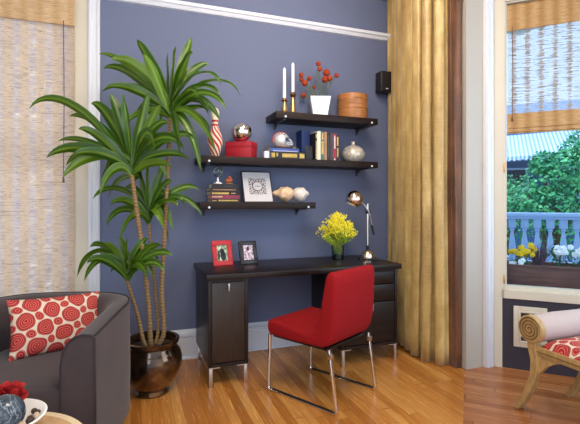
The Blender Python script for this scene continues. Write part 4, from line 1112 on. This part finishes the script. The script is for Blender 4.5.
bmesh.ops.recalc_face_normals(b, faces=b.faces)
obj('seat_cushion', b, 'circle_print_bench', bn, angle=70)

# ------------------------------------------------------------------ outside the bay window (bay frame: x along wall, y outward)
def out(t, n, z=0): return MB_ @ Vector((t, n, z))
b = NB(); prism(b, [(.02, .16), (3.2, .16), (3.2, 2.75), (-2.5, 2.75)], 'z', .35, .43); o = struct('balcony_floor', b, 'deck', 'balcony floor outside the bay window'); o.matrix_world = MB_
t = thing('planter_box', 'brown wooden flower box outside the bay window', 'planter'); t.matrix_world = MB_ @ Matrix.Translation((-.1, .28, .43))
b = NB(); box(b, 0, 1.7, 0, .022, 0, .285); box(b, 0, 1.7, .238, .26, 0, .285); box(b, 0, .022, .022, .238, 0, .285); box(b, 1.678, 1.7, .022, .238, 0, .285); box(b, .022, 1.678, .022, .238, 0, .02)
for k in range(9): box(b, .02+k*.2, .03+k*.2, -.004, 0, 0, .28)
obj('boards', b, 'planter_wood', t, smooth=False)
b = NB(); box(b, -.01, 1.71, -.012, .03, .285, .303, .002); box(b, -.01, 1.71, .235, .27, .285, .303, .002); obj('top_rim', b, 'planter_wood', t)
b = NB(); box(b, .022, 1.678, .022, .238, .02, .26); obj('soil', b, 'soil', t, smooth=False)
def flower_plant(name, label, tt_, n, h, wid, petal, nb, seed, cat='flower plant', low=0):
    r = random.Random(seed); t = thing(name, label, cat, group='flowers in the window box'); t.matrix_world = MB_ @ Matrix.Translation((tt_, n, .69))
    b = NB()
    for i in range(90):
        a = r.uniform(0, 2*PI); rr = wid*math.sqrt(r.random()); z_ = r.uniform(.0, h*.85); L = r.uniform(.02, .04); c = Vector((math.cos(a)*rr, math.sin(a)*rr*.6, z_)); d = Vector((r.uniform(-1, 1), r.uniform(-1, .4), r.uniform(-.4, .9))).normalized(); s = d.cross(Vector((0, 0, 1))).normalized()*L*.35
        b.faces.new([b.verts.new(c), b.verts.new(c+d*L*.5+s), b.verts.new(c+d*L), b.verts.new(c+d*L*.5-s)])
    for i in range(12): 
        a = r.uniform(0, 2*PI); tube(b, [(0, 0, -.01), (math.cos(a)*wid*.4, math.sin(a)*wid*.3, h*.5), (math.cos(a)*wid*.8, math.sin(a)*wid*.5, h*.8)], .0025, 5)
    obj('foliage', b, 'pansy_leaf', t, smooth=False)
    for i in range(nb):
        a = 2*PI*i/nb+r.uniform(-.3, .3); rr = wid*r.uniform(.15, .9); b = NB(); c = Vector((math.cos(a)*rr, -.02-.5*wid*abs(math.sin(a)), h*r.uniform(.6, 1.05)-low)); s = r.uniform(.015, .021)
        for k in range(5):
            an = 2*PI*k/5; sphere(b, (c.x+math.cos(an)*s*.62, c.y, c.z+math.sin(an)*s*.62), s*.62, 10, 6, (1, .25, 1)) if False else sphere(b, (0, 0, 0), s*.62, 10, 6, (1, .3, 1), Matrix.Translation((c.x+math.cos(an)*s*.62, c.y+r.uniform(-.004, .004), c.z+math.sin(an)*s*.62)))
        sphere(b, (0, 0, 0), s*.3, 8, 6, (1, 1, 1), Matrix.Translation((c.x, c.y-.006, c.z)))
        tube(b, [(c.x, c.y, c.z), (c.x*.8, c.y*.5+.02, c.z*.6)], .0018, 5)
        obj('blossom', b, petal, t)
flower_plant('yellow_pansy', 'yellow flowering plant at the left of the window box', .215, .40, .19, .10, 'pansy_yellow', 16, 3)
flower_plant('white_pansy', 'small white flowers trailing at far left of the window box', .055, .335, .11, .06, 'petal_white', 6, 8)
flower_plant('white_pansy', 'low white blossoms below the yellow flowers in the window box', .19, .33, .07, .07, 'petal_white', 5, 6)
flower_plant('white_geranium', 'large white flowering plant right of the purple grass in the window box', .475, .40, .19, .09, 'petal_white', 13, 5)
flower_plant('white_geranium', 'white flowering plant at right edge of the window box', .63, .38, .17, .075, 'petal_white', 10, 12)
flower_plant('white_geranium', 'white flowering plant far along the window box', .86, .38, .17, .08, 'petal_white', 9, 14)
t = thing('purple_fountain_plant', 'spiky purple grass tuft in the middle of the window box', 'grass plant', group='flowers in the window box'); t.matrix_world = MB_ @ Matrix.Translation((.335, .40, .69)); b = NB(); r = random.Random(9)
for i in range(85):
    a = r.uniform(0, 2*PI); sp = r.uniform(.02, .13); h = r.uniform(.12, .23); tip = Vector((math.cos(a)*sp, math.sin(a)*sp*.6, h)); tube(b, bez((math.cos(a)*.03, math.sin(a)*.02, 0), (tip.x*.3, tip.y*.3, h*.7), tip, 5), [.003, .0026, .002, .0014, .0005], 4)
obj('blades', b, 'purple_grass', t)
# balustrade
t = thing('balustrade', 'pale painted balcony balustrade outside the bay window', 'railing'); t.matrix_world = MB_ @ Matrix.Translation((-1.2, 2.5, .43))
b = NB(); box(b, 0, 4.4, -.10, .10, .615, .665, .008); box(b, 0, 4.4, -.075, .075, .585, .615, .004); obj('top_rail', b, 'balustrade_paint', t)
b = NB(); box(b, 0, 4.4, -.08, .08, 0, .07, .004); obj('bottom_rail', b, 'balustrade_paint', t)
k = 0; proto = None
for i in range(32):
    x = .07+i*.137
    if proto is None:
        b = NB(); box(b, -.040, .040, -.040, .040, .475, .585, .003); box(b, -.04, .04, -.04, .04, .07, .12, .003)
        lathe(b, [(.028, .12), (.033, .135), (.027, .15), (.036, .2), (.039, .25), (.031, .32), (.020, .40), (.018, .435), (.028, .445), (.028, .46), (.022, .475)], 16)
        proto = obj('baluster', b, 'balustrade_paint', t, loc=(x, 0, 0))
    else:
        c = proto.copy(); COL.objects.link(c); c.parent = t; c.location = (x, 0, 0)
# neighbouring house with striped awning
hs = thing('neighbour_house', 'blue shadowed neighbouring house behind the tree', 'house'); hs.matrix_world = MB_ @ Matrix.Translation((-2.5, 11.2, 0))
b = NB(); box(b, 0, 9, 0, .3, -1.5, 3.3); obj('facade', b, 'house_wall', hs, smooth=False)
b = NB(); prism(b, [(.02, 3.40), (3.5, 4.9), (3.5, 4.75), (.3, 3.28), (.02, 3.28)], 'x', -.2, 9.2); obj('roof', b, 'house_trim', hs, smooth=False)
for x in (2.75, 4.1, 5.5):
    b = NB(); box(b, x, x+.75, -.03, .02, .6, 2.2); wv = obj('house_window', b, 'book_navy', hs, smooth=False)
    b = NB()
    for a in ((x-.06, x, .54, 2.26), (x+.75, x+.81, .54, 2.26), (x, x+.75, .54, .6), (x, x+.75, 2.2, 2.26), (x, x+.75, 1.37, 1.43)): box(b, a[0], a[1], -.05, 0, a[2], a[3])
    obj('house_window_frame', b, 'house_trim', wv, smooth=False)
aw = thing('striped_awning', 'pale blue striped awning on the neighbouring house', 'awning'); aw.matrix_world = MB_ @ Matrix.Translation((-1.2, 11.17, 2.35))
b = NB(); p = [b.verts.new(v_) for v_ in ((0, 0, .85), (4.6, 0, 1.0), (4.6, -1.5, .22), (0, -1.5, .06))]; b.faces.new(p); bmesh.ops.recalc_face_normals(b, faces=b.faces); obj('canopy', b, 'awning_stripes', aw, smooth=False)
b = NB(); nsc = 34
for k in range(nsc):
    x0, x1 = 4.6*k/nsc, 4.6*(k+1)/nsc; za = .06+.16*x0/4.6; zb = .06+.16*x1/4.6
    b.faces.new([b.verts.new(v_) for v_ in ((x0, -1.5, za), (x1, -1.5, zb), (x1, -1.5, zb-.09), ((x0+x1)/2, -1.5, zb-.14), (x0, -1.5, za-.09))])
obj('scalloped_edge', b, 'awning_stripes', aw, smooth=False)
b = NB()
for x in (.02, 4.58): tube(b, [(x, 0, 0), (x, -1.5, .1 if x < 1 else .2)], .015, 6)
obj('side_arm', b, 'house_trim', aw)
# trees
def tree(label, t_, n_, blobs, trunk_h, nleaf, seed, name='leafy_tree', size=.08):
    r = random.Random(seed); t = thing(name, label, 'tree', group='greenery beyond the balcony'); t.matrix_world = MB_ @ Matrix.Translation((t_, n_, -1.5))
    b = NB()
    for i in range(nleaf):
        c, rad = blobs[r.randrange(len(blobs))]; d = Vector((r.gauss(0, 1), r.gauss(0, 1), r.gauss(0, 1))).normalized()*(rad*r.uniform(.72, 1.05)); p = Vector(c)+d
        L = size*r.uniform(.6, 1.3); u_ = Vector((r.uniform(-1, 1), r.uniform(-1, 1), r.uniform(-.9, .6))).normalized(); s = u_.cross(d.normalized()+Vector((r.uniform(-.4, .4), 0, .3))); s = s.normalized()*L*.3
        b.faces.new([b.verts.new(p), b.verts.new(p+u_*L*.5+s), b.verts.new(p+u_*L), b.verts.new(p+u_*L*.5-s)])
    obj('foliage', b, 'tree_leaf', t, smooth=False)
    b = NB(); tube(b, [(0, 0, 0), (.04, .02, trunk_h*.5), (0, 0, trunk_h)], [.09, .07, .04], 10)
    for c, rad in blobs: tube(b, [(0, 0, trunk_h*.7), Vector((0, 0, trunk_h)).lerp(Vector(c), .5), Vector(c)], [.04, .03, .012], 7)
    obj('trunk', b, 'bark', t)
tree('round green tree behind the balustrade, in front of the house', 1.0, 5.6, [((-.05, 0, 3.1), .42), ((.3, .1, 3.25), .45), ((-.35, 0, 2.75), .36), ((.0, -.1, 2.6), .42), ((.5, 0, 2.7), .5), ((.85, .1, 3.1), .45), ((-.1, 0, 3.45), .22), ((.3, 0, 2.2), .5)], 2.2, 5200, 2)
tree('taller green tree rising at the right edge of the bay window view', 2.1, 8.0, [((0, 0, 4.2), .45), ((.1, .1, 3.6), .6), ((-.35, 0, 3.9), .32), ((.3, 0, 4.7), .4), ((0, 0, 3.0), .6), ((.5, 0, 3.2), .6)], 2.8, 3600, 3)
tree('dark green bush under the awning at left of the bay window view', .42, 7.6, [((0, 0, 2.7), .45), ((-.2, 0, 3.05), .35), ((.25, 0, 2.9), .35), ((0, 0, 2.2), .5)], 1.8, 2200, 4, 'leafy_bush')
b = NB(); box(b, -9, 14, 2.8, 26, -1.6, -1.5); o = struct('ground', b, 'pansy_leaf', 'garden ground outside'); o.matrix_world = MB_

# ------------------------------------------------------------------ light
wd = bpy.data.worlds.new('sky'); SC.world = wd; wd.use_nodes = True; nt = wd.node_tree; g = N(nt); nt.nodes.clear()
wo = nt.nodes.new('ShaderNodeOutputWorld'); bg = nt.nodes.new('ShaderNodeBackground')
tc = nt.nodes.new('ShaderNodeTexCoord'); sp = nt.nodes.new('ShaderNodeSeparateXYZ'); nt.links.new(tc.outputs['Generated'], sp.inputs[0])
c = g.ramp(sp.outputs[2], [(.0, (.82, .89, 1, 1)), (.5, (.70, .80, 1, 1))]); nt.links.new(c, bg.inputs[0]); bg.inputs[1].default_value = 1.5
nt.links.new(bg.outputs[0], wo.inputs[0])
def area(name, loc, target, size, power, color, sy=None):
    l = bpy.data.lights.new(name, 'AREA'); l.energy = power; l.color = color; l.size = size
    if sy: l.shape = 'RECTANGLE'; l.size_y = sy
    o = bpy.data.objects.new(name, l); COL.objects.link(o); o.location = loc
    d = Vector(target)-Vector(loc); o.rotation_euler = d.to_track_quat('-Z', 'Y').to_euler(); return o
area('ceiling_light', (.6, 1.2, 3.2), (1.2, 3.0, .6), 1.0, 62, (1, .85, .68))
area('spot_light', (1.2, 2.1, 3.22), (1.2, 3.3, 1.5), .35, 18, (1, .80, .62))
area('bay_daylight', (3.1, .6, 1.7), (.9, 3.0, .7), 1.6, 28, (.74, .87, 1))
area('room_daylight', (-1.3, -1.0, 2.1), (.4, 3, .8), 1.8, 36, (.88, .93, 1))
area('window_daylight', (-.85, WY+1.4, 1.45), (-.85, WY, 1.45), 2.6, 110, (.94, .96, 1))
p0 = out(.6, 1.4, 4.2); p1 = out(.5, 2.4, .5); area('balcony_fill', p0, p1, 2.5, 130, (.8, .9, 1))  # added fill lamp that brightens the balcony and its flowers
p0 = out(0, 6.5, 7); p1 = out(1.0, 8, 2); area('garden_fill', p0, p1, 5, 500, (.75, .88, 1))  # added fill lamp that brightens the trees and the house behind
SC.view_settings.view_transform = 'Standard'; SC.view_settings.look = 'None'; SC.view_settings.exposure = 0; SC.view_settings.gamma = 1
